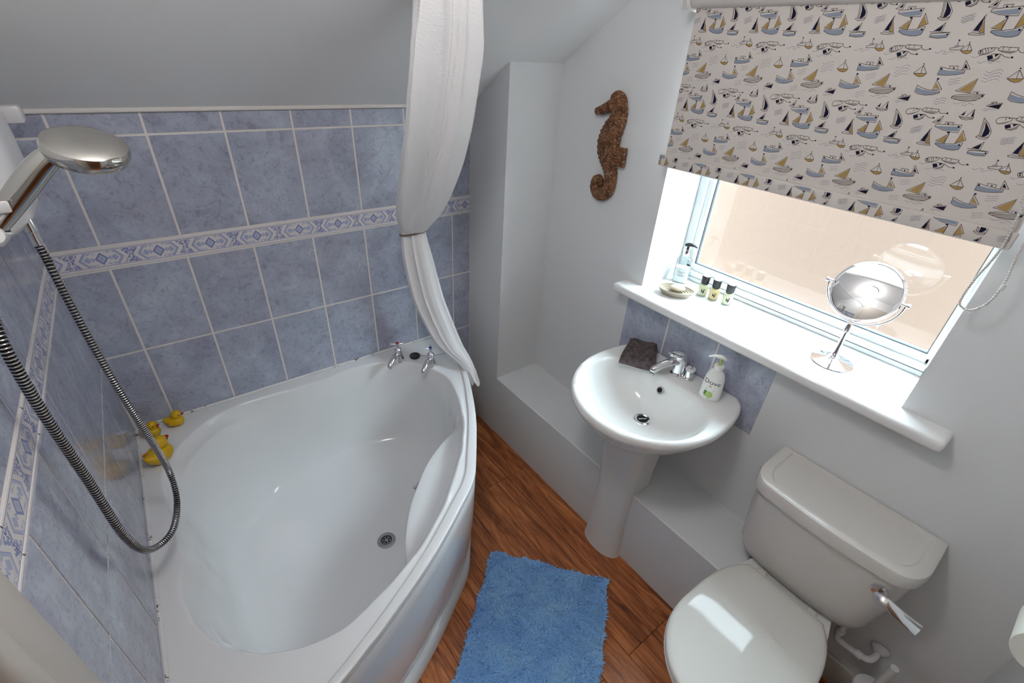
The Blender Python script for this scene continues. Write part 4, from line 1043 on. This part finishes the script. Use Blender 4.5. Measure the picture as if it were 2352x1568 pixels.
# soap dish and soap
dc = Vector((1.744, -0.942, ZS)); dx = Vector((0.45, -0.893, 0)).normalized(); dish = thing('soap_dish', 'beige ridged oval soap dish on the window sill', 'soap dish', dc)
prof = [(0.0, 0.0), (0.70, 0.0), (0.74, 0.002), (0.98, 0.021), (1.0, 0.023), (0.97, 0.0235)]
for k in range(5):
    r0 = 0.93 - k*0.155; z0_ = 0.019 - k*0.0026
    prof += [(r0, z0_), (r0 - 0.075, z0_ + 0.0004), (r0 - 0.085, z0_ - 0.0022), (r0 - 0.150, z0_ - 0.0022)]
prof += [(0.0, 0.0065)]
lathe('dish', [(max(r, 0.003)*0.066, h*1.08) for r, h in prof], dc, MAT['dish'], dish, n=48, sx=1.0, sy=0.66, u=dx, cap0=True, cap1=True, angle=30)
so = Vector((1.752, -0.944, ZS + 0.0275))
o = ellipsoid('soap_bar', so, (0.027, 0.020, 0.011), MAT['soap'], None, 24, 12, Matrix.Rotation(-1.0, 3, 'Z'))
tag(o, 'small cream soap bar lying in the beige dish', 'soap')
# three miniature bottles
def mini(loc, liquid, label):
    c = Vector(loc); t = thing('mini_bottle', label, 'bottle', loc, 'miniature toiletry bottles on the window sill')
    K = lambda P: [(r*1.18, h*1.12) for r, h in P]
    lathe('bottle', K([(0.0155, 0.0), (0.0165, 0.002), (0.0165, 0.034), (0.0150, 0.040), (0.0095, 0.043), (0.0090, 0.046)]), c, MAT['clear'], t, n=26)
    lathe('contents', K([(0.0140, 0.004), (0.0150, 0.005), (0.0150, 0.034), (0.0135, 0.0385), (0.008, 0.041)]), c, liquid, t, n=26)
    cap = lathe('cap', K([(0.0115, 0.043), (0.0118, 0.044), (0.0128, 0.068), (0.0118, 0.0695), (0.0, 0.0695)]), c, MAT['black'], t, n=26)
    lathe('cap_top', K([(0.0118, 0.0697), (0.0112, 0.0708), (0.0, 0.0709)]), c, MAT['plastic'], cap, n=24)
    fd = math.atan2(-0.9, -1.5)
    def pl(u, h): 
        a = fd + u/0.0165; return c + Vector((0.0198*math.cos(a), 0.0198*math.sin(a), h*1.12))
    bird = [[(-0.001, 0.012), (0.002, 0.014), (0.004, 0.019), (0.002, 0.023), (-0.002, 0.022), (0.000, 0.018)], [(-0.005, 0.016), (-0.001, 0.018), (-0.003, 0.024), (-0.006, 0.028), (-0.0055, 0.022)], [(0.003, 0.022), (0.005, 0.026), (0.002, 0.029), (0.000, 0.027), (0.002, 0.025)]]
    wrap_polys('bird_emblem', bird, MAT['ink'], t, pl)
mini((1.834, -0.998, ZS), MAT['liquid_y'], 'miniature pale yellow bottle with black cap, nearest the soap dish')
mini((1.838, -1.042, ZS), MAT['liquid_o'], 'miniature honey coloured bottle with black cap')
mini((1.846, -1.092, ZS), MAT['liquid_y'], 'miniature pale yellow bottle with black cap, nearest the round mirror')
# shaving mirror
mc = Vector((1.772, -1.486, ZS)); MZ = 1.294; MR = 0.084
mir = thing('shaving_mirror', 'round chrome shaving mirror on a stand on the window sill', 'mirror', mc)
lathe('base', [(0.056, 0.0), (0.0575, 0.002), (0.0565, 0.004), (0.040, 0.0075), (0.022, 0.013), (0.012, 0.018), (0.0095, 0.022)], mc, MAT['chrome'], mir, n=48)
stem = lathe('stem', [(0.0095, 0.022), (0.0105, 0.024), (0.0085, 0.026), (0.0105, 0.029), (0.0085, 0.031), (0.0075, 0.034), (0.0065, 0.090), (0.0075, 0.104), (0.0100, 0.107), (0.0080, 0.110), (0.0105, 0.113), (0.0085, 0.117), (0.0080, 0.132)], mc, MAT['chrome'], mir, n=24)
yk = [(mc.x, mc.y + (MR + 0.010)*math.cos(a), MZ + (MR + 0.010)*math.sin(a)) for a in np.linspace(math.pi, 2*math.pi, 41)]
tube('yoke', yk, 0.0030, MAT['chrome'], mir, 10)
tilt = math.radians(28.0)
nx = Vector((-math.cos(tilt), 0, math.sin(tilt))); cM = Vector((mc.x, mc.y, MZ))
ringf = lathe('mirror_rim', [(MR - 0.005, -0.0055), (MR, -0.005), (MR + 0.002, 0.0), (MR, 0.005), (MR - 0.005, 0.0055)], cM, MAT['chrome'], mir, axis=nx, n=64, cap0=False, cap1=False)
lathe('mirror_glass', [(MR - 0.004, 0.003), (MR - 0.005, 0.0035), (0.0, 0.0035)], cM, MAT['mirror'], mir, axis=nx, n=64, cap0=False)
lathe('back_mirror', [(MR - 0.004, -0.003), (MR - 0.005, -0.0035), (0.0, -0.0035)], cM, MAT['mirror'], mir, axis=nx, n=64, cap0=False)
for s_ in (-1, 1):
    lathe('pivot_knob', [(0.004, 0.0), (0.004, 0.012), (0.0065, 0.013), (0.0065, 0.019), (0.0, 0.020)], cM + Vector((0, s_*(MR - 0.0), 0)), MAT['chrome'], mir, axis=(0, s_, 0), n=14)

# ================================================================ ROLLER BLIND
XB = 1.640
BY0, BY1 = -1.700, -0.846
bl = thing('roller_blind', 'cream roller blind printed with little sailing boats, half lowered', 'blind', (XB, -1.27, 1.95))
zt = 1.955; rt = 0.027
lathe('roller', [(rt, 0.0), (rt, 0.868)], (XB + 0.004, BY0 - 0.007, zt), MAT['blind_tube'], bl, axis=(0, 1, 0), n=40)
cloth = boxes('blind_fabric', [(XB, XB + 0.0008, BY0, BY1, 1.545, zt)], MAT['fabric'], bl)
rbox('bottom_bar', XB - 0.011, XB + 0.004, BY0 - 0.004, BY1 + 0.016, 1.512, 1.548, 0.004, MAT['fabric'], bl, 2)
MAT['bracket'] = MAT['plastic']
# end brackets: plate standing off the wall with a rounded lip
for yy, s_ in ((BY1 + 0.020, 1), (BY0 - 0.026, -1)):
    b_ = rbox('bracket', XB - 0.045, XW, yy - 0.0015, yy + 0.0015, 1.922, 2.02, 0.001, MAT['bracket'], bl, 1)
    rbox('bracket_foot', XW - 0.004, XW, yy + (0.0 if s_ < 0 else -0.022), yy + (0.022 if s_ < 0 else 0.0), 1.922, 2.02, 0.0012, MAT['bracket'], b_, 1)
    lathe('bracket_screw', [(0.003, 0.0), (0.003, 0.001), (0.0, 0.0012)], (XW - 0.0042, yy + (0.011 if s_ < 0 else -0.011), 1.935), MAT['hole'], b_, axis=(-1, 0, 0), n=10)
    lathe('end_cap', [(0.033, 0.0), (0.033, 0.006), (0.030, 0.009), (0.0, 0.009)], (XB + 0.004, yy + (-0.0015 if s_ > 0 else 0.0015), zt), MAT['bracket'], b_, axis=(0, -s_, 0), n=36)
MOTIF = "LK11762 18742,11811 18760,11918 18743,12006 18748,12009 18727,11898 18717,11779 18725,11762 18742;PN11891 19046,11815 18790,11897 18786;LG11904 19056,11802 18784,11907 18772,11904 19056;PY11905 18944,11920 18765,11984 18765;LK11881 19021,11917 18761,11992 18764,11881 19021;PB12081 18770,12092 18792,12292 18784,12513 18819,12503 18727,12431 18697,12337 18696,12195 18716;LK12081 18770,12090 18798,12240 18797,12375 18814,12519 18860,12518 18794,12505 18723,12431 18697,12338 18694,12195 18716,12081 18770;PY12209 18960,12092 18830,12222 18818;LK12232 18985,12067 18830,12216 18809,12232 18985;LK12235 18989,12229 18801;PN12186 19018,12232 19022,12235 18989,12185 18997;PY12436 19044,12401 18843,12535 18901,12473 18975;LK12428 19077,12547 18905,12399 18837,12428 19077;LK12399 18837,12399 18814;PN12500 18806,12499 18793,12483 18789,12466 18799,12460 18814,12470 18823,12488 18820;PN12819 18888,12706 18783,12810 18779;LK12833 18767,12836 18921,12694 18777;LK12630 18768,12835 18763,12972 18760,12665 18737;PB12657 18712,12810 18714,12955 18728,12946 18675,12805 18660,12681 18675;LK12666 18735,12814 18748,12972 18760,12955 18675,12805 18660,12666 18679,12666 18735;PN12960 18728,12958 18716,12946 18713,12932 18721,12927 18734,12934 18742,12949 18739;LG11560 19032,11611 19019,11652 19044,11713 19069,11745 19052;LG11560 18989,11611 18976,11652 19001,11713 19026,11745 19009;LG11560 18946,11611 18933,11652 18958,11714 18984,11745 18967;LK13095 18472,13092 18501,13174 18515,13290 18547,13283 18502,13244 18472,13095 18472;PG13136 18523,13140 18543,13219 18561,13218 18533;LK13184 18552,13180 18625;PN13199 18634,13198 18622,13186 18619,13172 18627,13167 18639,13174 18647,13188 18645;PY13272 18465,13453 18470,13441 18429,13389 18411,13332 18426;LK13272 18465,13453 18470,13441 18429,13389 18411,13332 18426,13272 18465;LK13272 18465,13367 18580,13453 18470;LK13367 18580,13376 18472;PN13373 18601,13372 18592,13364 18590,13354 18596,13350 18605,13355 18610,13365 18609;PT12077 18410,12271 18472,12202 18422,12112 18398;LK12047 18462,12109 18507,12210 18527,12270 18524,12269 18476,12192 18422,12102 18397,12060 18427,12047 18462;LK12093 18498,12133 18420;LK12129 18508,12172 18448;LK12166 18513,12201 18462;PN12095 18468,12093 18456,12080 18453,12065 18460,12060 18473,12069 18482,12084 18479;PN12104 18437,12103 18427,12091 18424,12078 18431,12074 18442,12081 18449,12095 18447;PN12238 18506,12237 18498,12227 18496,12217 18501,12214 18510,12220 18516,12230 18514;PT12328 18487,12602 18481,12532 18445,12412 18458;LK12322 18491,12349 18543,12610 18532,12594 18476,12532 18445,12412 18458,12322 18491;LK12389 18540,12393 18492;LK12485 18537,12475 18490;LK12270 18524,12330 18519;LK12606 18506,12655 18465,12704 18458,12754 18472;PN12788 18479,12786 18465,12772 18462,12756 18470,12750 18485,12759 18494,12776 18491;PN12212 18383,12281 18407,12318 18351,12252 18318;PN12312 18417,12384 18432,12351 18392,12338 18374;PT12254 18314,12355 18357,12403 18419,12397 18350,12333 18312;LK12212 18383,12287 18429,12401 18424,12397 18350,12333 18312,12254 18314;LK12401 18424,12480 18383,12560 18372;PN12600 18380,12598 18367,12583 18363,12567 18372,12561 18387,12570 18396,12587 18394;LG11979 18376,12029 18351,12097 18384;LG12111 18282,12163 18266,12236 18309;LG12262 18292,12310 18272,12372 18314,12452 18295;LG12869 18424,12927 18405,12979 18453,13048 18438,13026 18425;LG13008 18403,13066 18393,13118 18440,13183 18430;PY12668 18041,12895 18053,12868 18003,12810 17984,12737 18000;LK12668 18041,12895 18053,12868 18003,12810 17984,12737 18000,12668 18041;LK12667 18045,12785 18187,12893 18057;LK12781 18186,12795 18056;PN12794 18215,12793 18205,12783 18202,12771 18208,12767 18219,12773 18226,12785 18224;LG12307 18138,12371 18115,12433 18157,12511 18183,12561 18155;LG12309 18086,12374 18063,12436 18106,12513 18132,12563 18103;LG12312 18034,12376 18011,12438 18054,12516 18081,12566 18052;LG12314 17982,12378 17958,12441 18002,12519 18029,12569 18001;PB13095 18137,13233 18118,13476 18122,13505 18094,13396 18063,13246 18042,13088 18042;LK13082 18179,13217 18155,13364 18141,13500 18136,13500 18085,13398 18059,13249 18035,13086 18037,13082 18179;LK13230 18190,13235 18156;LK13359 18196,13364 18141;PT13204 18210,13365 18212,13368 18194,13222 18188;PN13318 18168,13317 18157,13305 18153,13291 18161,13286 18174,13293 18182,13307 18180;PN13130 18144,13128 18129,13113 18125,13096 18134,13090 18150,13099 18161,13117 18158;PN13459 18254,13458 18175,13523 18174;LK13439 18303,13444 18158,13567 18160,13439 18303;LK13444 18158,13445 18133;PY13751 17994,13544 17794,13737 17765;LK13756 18011,13500 17782,13753 17758,13756 18011;LK13488 17650,13494 17690,13592 17720,13754 17745,13980 17759,13952 17697,13896 17650,13790 17619,13632 17623,13488 17650;LK13495 17677,13959 17740;LK13493 17659,13953 17714;LK13536 17641,13931 17687;LK13613 17626,13895 17654;PN13975 17731,13975 17714,13959 17709,13941 17719,13933 17736,13942 17748,13961 17746;PG13776 17795,13882 17803,13884 17788,13787 17778;LG13791 17778,13800 17749;PN13871 17771,13871 17759,13859 17756,13846 17763,13841 17776,13847 17784,13861 17782;PB12838 17795,12948 17758,13113 17744,13257 17742,13257 17720,13157 17681,13041 17667,12911 17684,12841 17715;LK12827 17835,12925 17793,13050 17762,13251 17754,13259 17724,13157 17681,13043 17663,12905 17674,12834 17709,12827 17835;PY13136 17904,13133 17799,13236 17793;LK13121 17951,13123 17776,13274 17787,13121 17951;LK13123 17776,13121 17758;PN13109 17981,13149 17983,13150 17957,13118 17946;PN12595 17566,12790 17624,12781 17536,12630 17555;LK12580 17567,12614 17596,12794 17638,12781 17536,12580 17567;LK12635 17605,12636 17639,12702 17649,12703 17622;PN12672 17616,12671 17608,12662 17605,12652 17610,12649 17619,12654 17626,12665 17624;LG12561 17498,12609 17479,12663 17521,12747 17510;LG12561 17526,12607 17511,12638 17533;LG13314 17984,13366 17966,13425 17995,13491 18003;LG13317 17940,13369 17922,13427 17951,13494 17959;LG13319 17895,13371 17877,13430 17907,13496 17915;LG13240 17625,13291 17603,13356 17644,13424 17632;LG13244 17581,13295 17558,13360 17600,13429 17588;LG13248 17536,13299 17514,13365 17556,13433 17544;LG13564 17573,13618 17552,13682 17588,13745 17594;LG13716 17548,13757 17534,13812 17587,13893 17568;PN13829 17444,13778 17369,13826 17369;PN13944 17478,13981 17359,13943 17362;LK13869 17361,13947 17491,13989 17351;LG13832 17458,13770 17366;LK13755 17349,13803 17340,13990 17349,13989 17321,13901 17293,13809 17305,13755 17349;LK13775 17333,13847 17318,13990 17329;PT12867 17292,13051 17358,12966 17303,12885 17285;LK12832 17345,12854 17389,12942 17412,13050 17408,13051 17358,12966 17303,12885 17285,12851 17309,12832 17345;LK12957 17399,12968 17359;PN13019 17399,13018 17390,13010 17387,13000 17392,12996 17402,13001 17408,13012 17407;PT13115 17378,13375 17395,13313 17343,13196 17354;LK13108 17382,13137 17440,13392 17433,13384 17373,13313 17343,13196 17354,13108 17382;LK13177 17434,13177 17389;LK13268 17430,13256 17392;LK13385 17405,13443 17365,13541 17371;PN13569 17378,13568 17364,13555 17359,13539 17367,13533 17382,13541 17393,13557 17391;LK13050 17408,13116 17410;PN12995 17268,13065 17299,13099 17251,13032 17211;PN13100 17307,13174 17315,13125 17268;PT13043 17208,13140 17256,13195 17308,13184 17242,13123 17202;LK12995 17268,13069 17313,13187 17316,13184 17242,13123 17202,13043 17208;LK13187 17316,13279 17266,13354 17265;PN13379 17274,13378 17261,13366 17256,13351 17264,13346 17278,13353 17287,13368 17286;PB13453 17124,13618 17139,13849 17166,13860 17077,13739 17067,13606 17078;LK13452 17161,13876 17197,13871 17051,13744 17053,13591 17071,13453 17115,13452 17161;PT13580 17230,13736 17234,13740 17215,13599 17208;LK13595 17205,13601 17169;LK13722 17215,13724 17179;PN13666 17193,13666 17179,13652 17174,13637 17182,13630 17197,13638 17207,13654 17206;PN13859 17160,13859 17143,13843 17137,13825 17147,13817 17165,13826 17178,13845 17176;PN13496 17280,13428 17209,13487 17211;LK13513 17327,13380 17189,13507 17186,13513 17327;PN12698 17303,12827 17155,12837 17089,12800 17041,12749 17030,12738 17174;LK12644 17364,12764 17263,12858 17139,12858 17048,12796 17026;LK12646 17360,12707 17045;LK12680 17311,12732 17033;LK12663 17025,12696 17048,12757 17022,12857 17039,12846 17003,12748 16991,12663 17025;LG13047 17037,13097 17024,13151 17060,13225 17068;LG13059 16996,13108 16983,13163 17018,13236 17027;LG13070 16954,13120 16941,13174 16977,13248 16986"
DUP, DVP = 0.1510, 0.1970
def parse():
    out = []
    for it in MOTIF.split(';'):
        out.append((it[0], it[1], [tuple(int(q)*1e-4 for q in p.split()) for p in it[2:].split(',')]))
    return out
def clip_poly(P, u0, u1, v0, v1):
    for ax, lim, sg in ((0, u0, 1), (0, u1, -1), (1, v0, 1), (1, v1, -1)):
        out = []
        for a, b in zip(P, P[1:] + P[:1]):
            ia, ib = (a[ax] - lim)*sg >= 0, (b[ax] - lim)*sg >= 0
            if ia: out.append(a)
            if ia != ib:
                t = (lim - a[ax])/(b[ax] - a[ax]); out.append((a[0] + t*(b[0]-a[0]), a[1] + t*(b[1]-a[1])))
        P = out
        if len(P) < 3: return []
    return P
KEYS = ['N', 'Y', 'B', 'K', 'G', 'T']
def ear(P):
    """triangulate a simple polygon"""
    from mathutils.geometry import tessellate_polygon
    return tessellate_polygon([[Vector((a, b, 0)) for a, b in P]])
def print_on(name, u0, u1, v0, v1, shift, xf, parent):
    V, F, MI = [], [], []
    lay = {'B': 0, 'Y': 0, 'T': 0, 'G': 1, 'N': 1, 'K': 2}
    for typ, col, pts in parse():
        hwid = 0.00042 if col == 'K' else 0.00036
        pieces = []
        if typ == 'P': pieces.append(pts)
        else:
            for a, b in zip(pts[:-1], pts[1:]):
                dx_, dy_ = b[0]-a[0], b[1]-a[1]; l = math.hypot(dx_, dy_) or 1e-9
                nx_, ny_ = -dy_/l*hwid, dx_/l*hwid; ex, ey = dx_/l*hwid*0.6, dy_/l*hwid*0.6
                pieces.append([(a[0]-ex+nx_, a[1]-ey+ny_), (b[0]+ex+nx_, b[1]+ey+ny_), (b[0]+ex-nx_, b[1]+ey-ny_), (a[0]-ex-nx_, a[1]-ey-ny_)])
        for P in pieces:
            for i in range(-4, 7):
                for j in range(-4, 4):
                    Q = [(a + i*DUP + shift[0], b + j*DVP + shift[1]) for a, b in P]
                    if max(q[0] for q in Q) < u0 or min(q[0] for q in Q) > u1 or max(q[1] for q in Q) < v0 or min(q[1] for q in Q) > v1: continue
                    if typ == 'P' and len(Q) > 4:
                        tris = [[Q[k] for k in t] for t in ear(Q)]
                    else: tris = [Q]
                    for T_ in tris:
                        T_ = clip_poly(T_, u0, u1, v0, v1)
                        if len(T_) < 3: continue
                        n = len(V); x = xf - 0.00012*(1 + lay[col])
                        V += [(x, -a, b) for a, b in T_]; F.append(tuple(range(n, n + len(T_)))); MI.append(KEYS.index(col))
    return obj(name, V, F, None, parent, smooth=False, kind='stuff', mats=[MAT['print_' + k] for k in KEYS], mat_idx=MI)
# the pattern was measured on a plane 10 mm nearer; rescale is negligible, shift registers it
print_on('boat_print', -BY1 + 0.0005, -BY0 - 0.0005, 1.549, 1.936, (-0.0068, 0.0018), XB, cloth)
print_on('bar_print', -BY1 - 0.012, -BY0, 1.516, 1.545, (0.070, 0.028), XB - 0.011, cloth)
# bead chain
ch = [(1.634, -1.6862, 1.955), (1.626, -1.6862, 1.72), (1.624, -1.6862, 1.6013), (1.624, -1.6929, 1.5153), (1.624, -1.6836, 1.4446), (1.624, -1.6821, 1.3925), (1.624, -1.6906, 1.3803), (1.624, -1.706, 1.3798), (1.624, -1.7234, 1.4054), (1.624, -1.7272, 1.4569), (1.624, -1.7189, 1.5329), (1.626, -1.7189, 1.72), (1.634, -1.7189, 1.955)]
cp = catmull(ch, 40); seg = np.linalg.norm(np.diff(cp, axis=0), axis=1); s = np.concatenate([[0], np.cumsum(seg)])
pitch = 0.0058; nb = int(s[-1]/pitch); si = np.linspace(0, s[-1], nb*8 + 1); cp = np.stack([np.interp(si, s, cp[:, k]) for k in range(3)], 1)
rad = 0.0008 + 0.0018*np.sqrt(np.abs(np.sin(math.pi*si/pitch)))
MAT['chain'] = new_mat('white_bead_chain', (0.62, 0.60, 0.57, 1), 0.4)
tube('bead_chain', cp, rad, MAT['chain'], bl, 8, angle=80)
lathe('chain_joiner', [(0.0035, -0.007), (0.0038, 0.0), (0.0035, 0.007)], (1.624, -1.7290, 1.4430), MAT['plastic'], bl, axis=(0, -0.1, 1), n=14)

# ================================================================ SEAHORSE ON THE WALL
sx = XW - 0.016
sea = thing('seahorse_ornament', 'carved brown seahorse ornament hanging on the white wall', 'ornament', (XW, -0.57, 1.52))
SP = [(-0.583, 1.668, 0.030), (-0.590, 1.645, 0.034), (-0.5900, 1.622, 0.0345), (-0.5843, 1.6035, 0.038), (-0.570, 1.5737, 0.0455), (-0.5610, 1.5387, 0.050), (-0.5620, 1.5103, 0.0475), (-0.5713, 1.483, 0.0400), (-0.5848, 1.4559, 0.0318), (-0.5950, 1.4313, 0.0275), (-0.5985, 1.4048, 0.0262), (-0.5940, 1.3759, 0.0262), (-0.5755, 1.354, 0.0245), (-0.5470, 1.350, 0.0235), (-0.5265, 1.3665, 0.0205), (-0.5250, 1.3915, 0.0185), (-0.5400, 1.4035, 0.0165), (-0.5525, 1.3950, 0.0135), (-0.5470, 1.3840, 0.010)]
pc = catmull([(y, z, r) for y, z, r in SP], 12)
seg = np.linalg.norm(np.diff(pc[:, :2], axis=0), axis=1); s = np.concatenate([[0], np.cumsum(seg)])
si = np.linspace(0, s[-1], 260); pc = np.stack([np.interp(si, s, pc[:, k]) for k in range(3)], 1)
T = np.gradient(pc[:, :2], axis=0); T /= np.linalg.norm(T, axis=1)[:, None]; Nn = np.stack([-T[:, 1], T[:, 0]], 1)
R = []
for i in range(len(pc)):
    rr = pc[i, 2]; sc_ = 0.06*abs(math.sin(math.pi*si[i]/0.0135)); ringp = []
    for j in range(28):
        a = 2*math.pi*j/28
        k = 1 + (sc_ - 0.03)*(1 if abs(math.cos(a)) > 0.2 else 0.7) + 0.05*math.sin(a*9)*math.sin(math.pi*si[i]/0.0135)
        off_ = rr*k*math.cos(a); dep = min(0.016, 0.75*rr)*k*math.sin(a)
        ringp.append((sx - dep, pc[i, 0] + Nn[i, 0]*off_, pc[i, 1] + Nn[i, 1]*off_))
    R.append(ringp)
loft('body', R, MAT['seahorse'], sea, True, True, True, 80)
ellipsoid('head', (sx, -0.580, 1.672), (0.017, 0.039, 0.034), MAT['seahorse'], sea, 26, 16, Matrix.Rotation(0.5, 3, 'X'))
ellipsoid('cheek', (sx - 0.003, -0.556, 1.657), (0.014, 0.027, 0.021), MAT['seahorse'], sea, 20, 12)
pa = catmull([(sx, -0.548, 1.655), (sx, -0.526, 1.646), (sx, -0.505, 1.638), (sx, -0.484, 1.632)], 6)
tube('snout', pa, [0.021 - 0.0085*t + 0.0008*math.sin(26*t) for t in np.linspace(0, 1, len(pa))], MAT['seahorse'], sea, 18)
ellipsoid('crest', (sx, -0.556, 1.688), (0.010, 0.016, 0.010), MAT['seahorse'], sea, 14, 8, Matrix.Rotation(-0.6, 3, 'X'))
ellipsoid('eye', (sx - 0.0155, -0.561, 1.668), (0.004, 0.006, 0.006), MAT['seahorse'], sea, 12, 8)
fin = rbox('dorsal_fin', sx - 0.006, sx + 0.008, -0.646, -0.590, 1.466, 1.530, 0.004, MAT['seahorse'], sea, 2)
for k in range(6): rbox('fin_ray', sx - 0.0085, sx - 0.004, -0.645, -0.60, 1.470 + k*0.0103, 1.4755 + k*0.0103, 0.002, MAT['seahorse'], fin, 1)
rbox('fin_edge', sx - 0.009, sx + 0.006, -0.652, -0.642, 1.464, 1.532, 0.003, MAT['seahorse'], fin, 2)

# ================================================================ BATH MAT
P0 = Vector((1.012, -0.856, 0)); e1 = Vector((0.634, -0.773, 0)); e2 = Vector((-0.773, -0.634, 0)); LW, LL = 0.480, 0.70
bmx = thing('bath_mat', 'shaggy pale blue bath mat on the wooden floor beside the bath', 'bath mat', P0 + e1*LW/2 + e2*LL/2)
xf = Matrix(((e1.x, -e2.x, 0, P0.x), (e1.y, -e2.y, 0, P0.y), (0, 0, 1, 0), (0, 0, 0, 1)))
rbox('backing', 0.006, LW - 0.006, -LL + 0.006, -0.006, 0.001, 0.008, 0.002, MAT['mat_pile'], bmx, 1, xf=xf)
nt_ = 52000
u = rng.uniform(0, LW, nt_); v_ = rng.uniform(0, LL, nt_)
ln_a = np.sin(u*31 + 3*np.sin(v_*17)) + np.sin(v_*27 + 2*np.sin(u*23)) ; ang = rng.uniform(0, 2*math.pi, nt_)
hgt = rng.uniform(0.011, 0.016, nt_) + 0.0016*np.sin(u*60 + 4*np.sin(v_*40))
lean = rng.uniform(0.004, 0.013, nt_)
lx = lean*np.cos(ang) + 0.006*np.cos(ln_a*1.7); ly = lean*np.sin(ang) + 0.006*np.sin(ln_a*1.7)
wid = rng.uniform(0.0014, 0.0028, nt_)
def to_w(uu, vv, zz): 
    return np.stack([P0.x + e1.x*uu + e2.x*vv, P0.y + e1.y*uu + e2.y*vv, zz], 1)
ca, sa = np.cos(ang + 1.3), np.sin(ang + 1.3)
b0 = to_w(u - wid*ca, v_ - wid*sa, np.full(nt_, 0.006)); b1 = to_w(u + wid*ca, v_ + wid*sa, np.full(nt_, 0.006))
m0 = to_w(u + 0.4*lx - wid*ca, v_ + 0.4*ly - wid*sa, 0.006 + (hgt - 0.006)*0.6); m1 = to_w(u + 0.4*lx + wid*ca, v_ + 0.4*ly + wid*sa, 0.006 + (hgt - 0.006)*0.6)
t0 = to_w(u + lx - 0.5*wid*ca, v_ + ly - 0.5*wid*sa, hgt); t1 = to_w(u + lx + 0.5*wid*ca, v_ + ly + 0.5*wid*sa, hgt)
VV = np.stack([b0, b1, m1, m0, t1, t0], 1).reshape(-1, 3)
base = (np.arange(nt_)*6)[:, None]
FF = np.concatenate([base + np.array([[0, 1, 2, 3]]), base + np.array([[3, 2, 4, 5]])], 1).reshape(-1, 4)
me = bpy.data.meshes.new('pile'); me.vertices.add(len(VV)); me.vertices.foreach_set('co', VV.ravel().astype(np.float32))
me.loops.add(FF.size); me.loops.foreach_set('vertex_index', FF.ravel().astype(np.int32))
me.polygons.add(len(FF)); me.polygons.foreach_set('loop_start', (np.arange(len(FF))*4).astype(np.int32))
me.update(calc_edges=True); me.validate()
pile = link('pile', me, MAT['mat_pile'], bmx, smooth=False, kind='stuff')
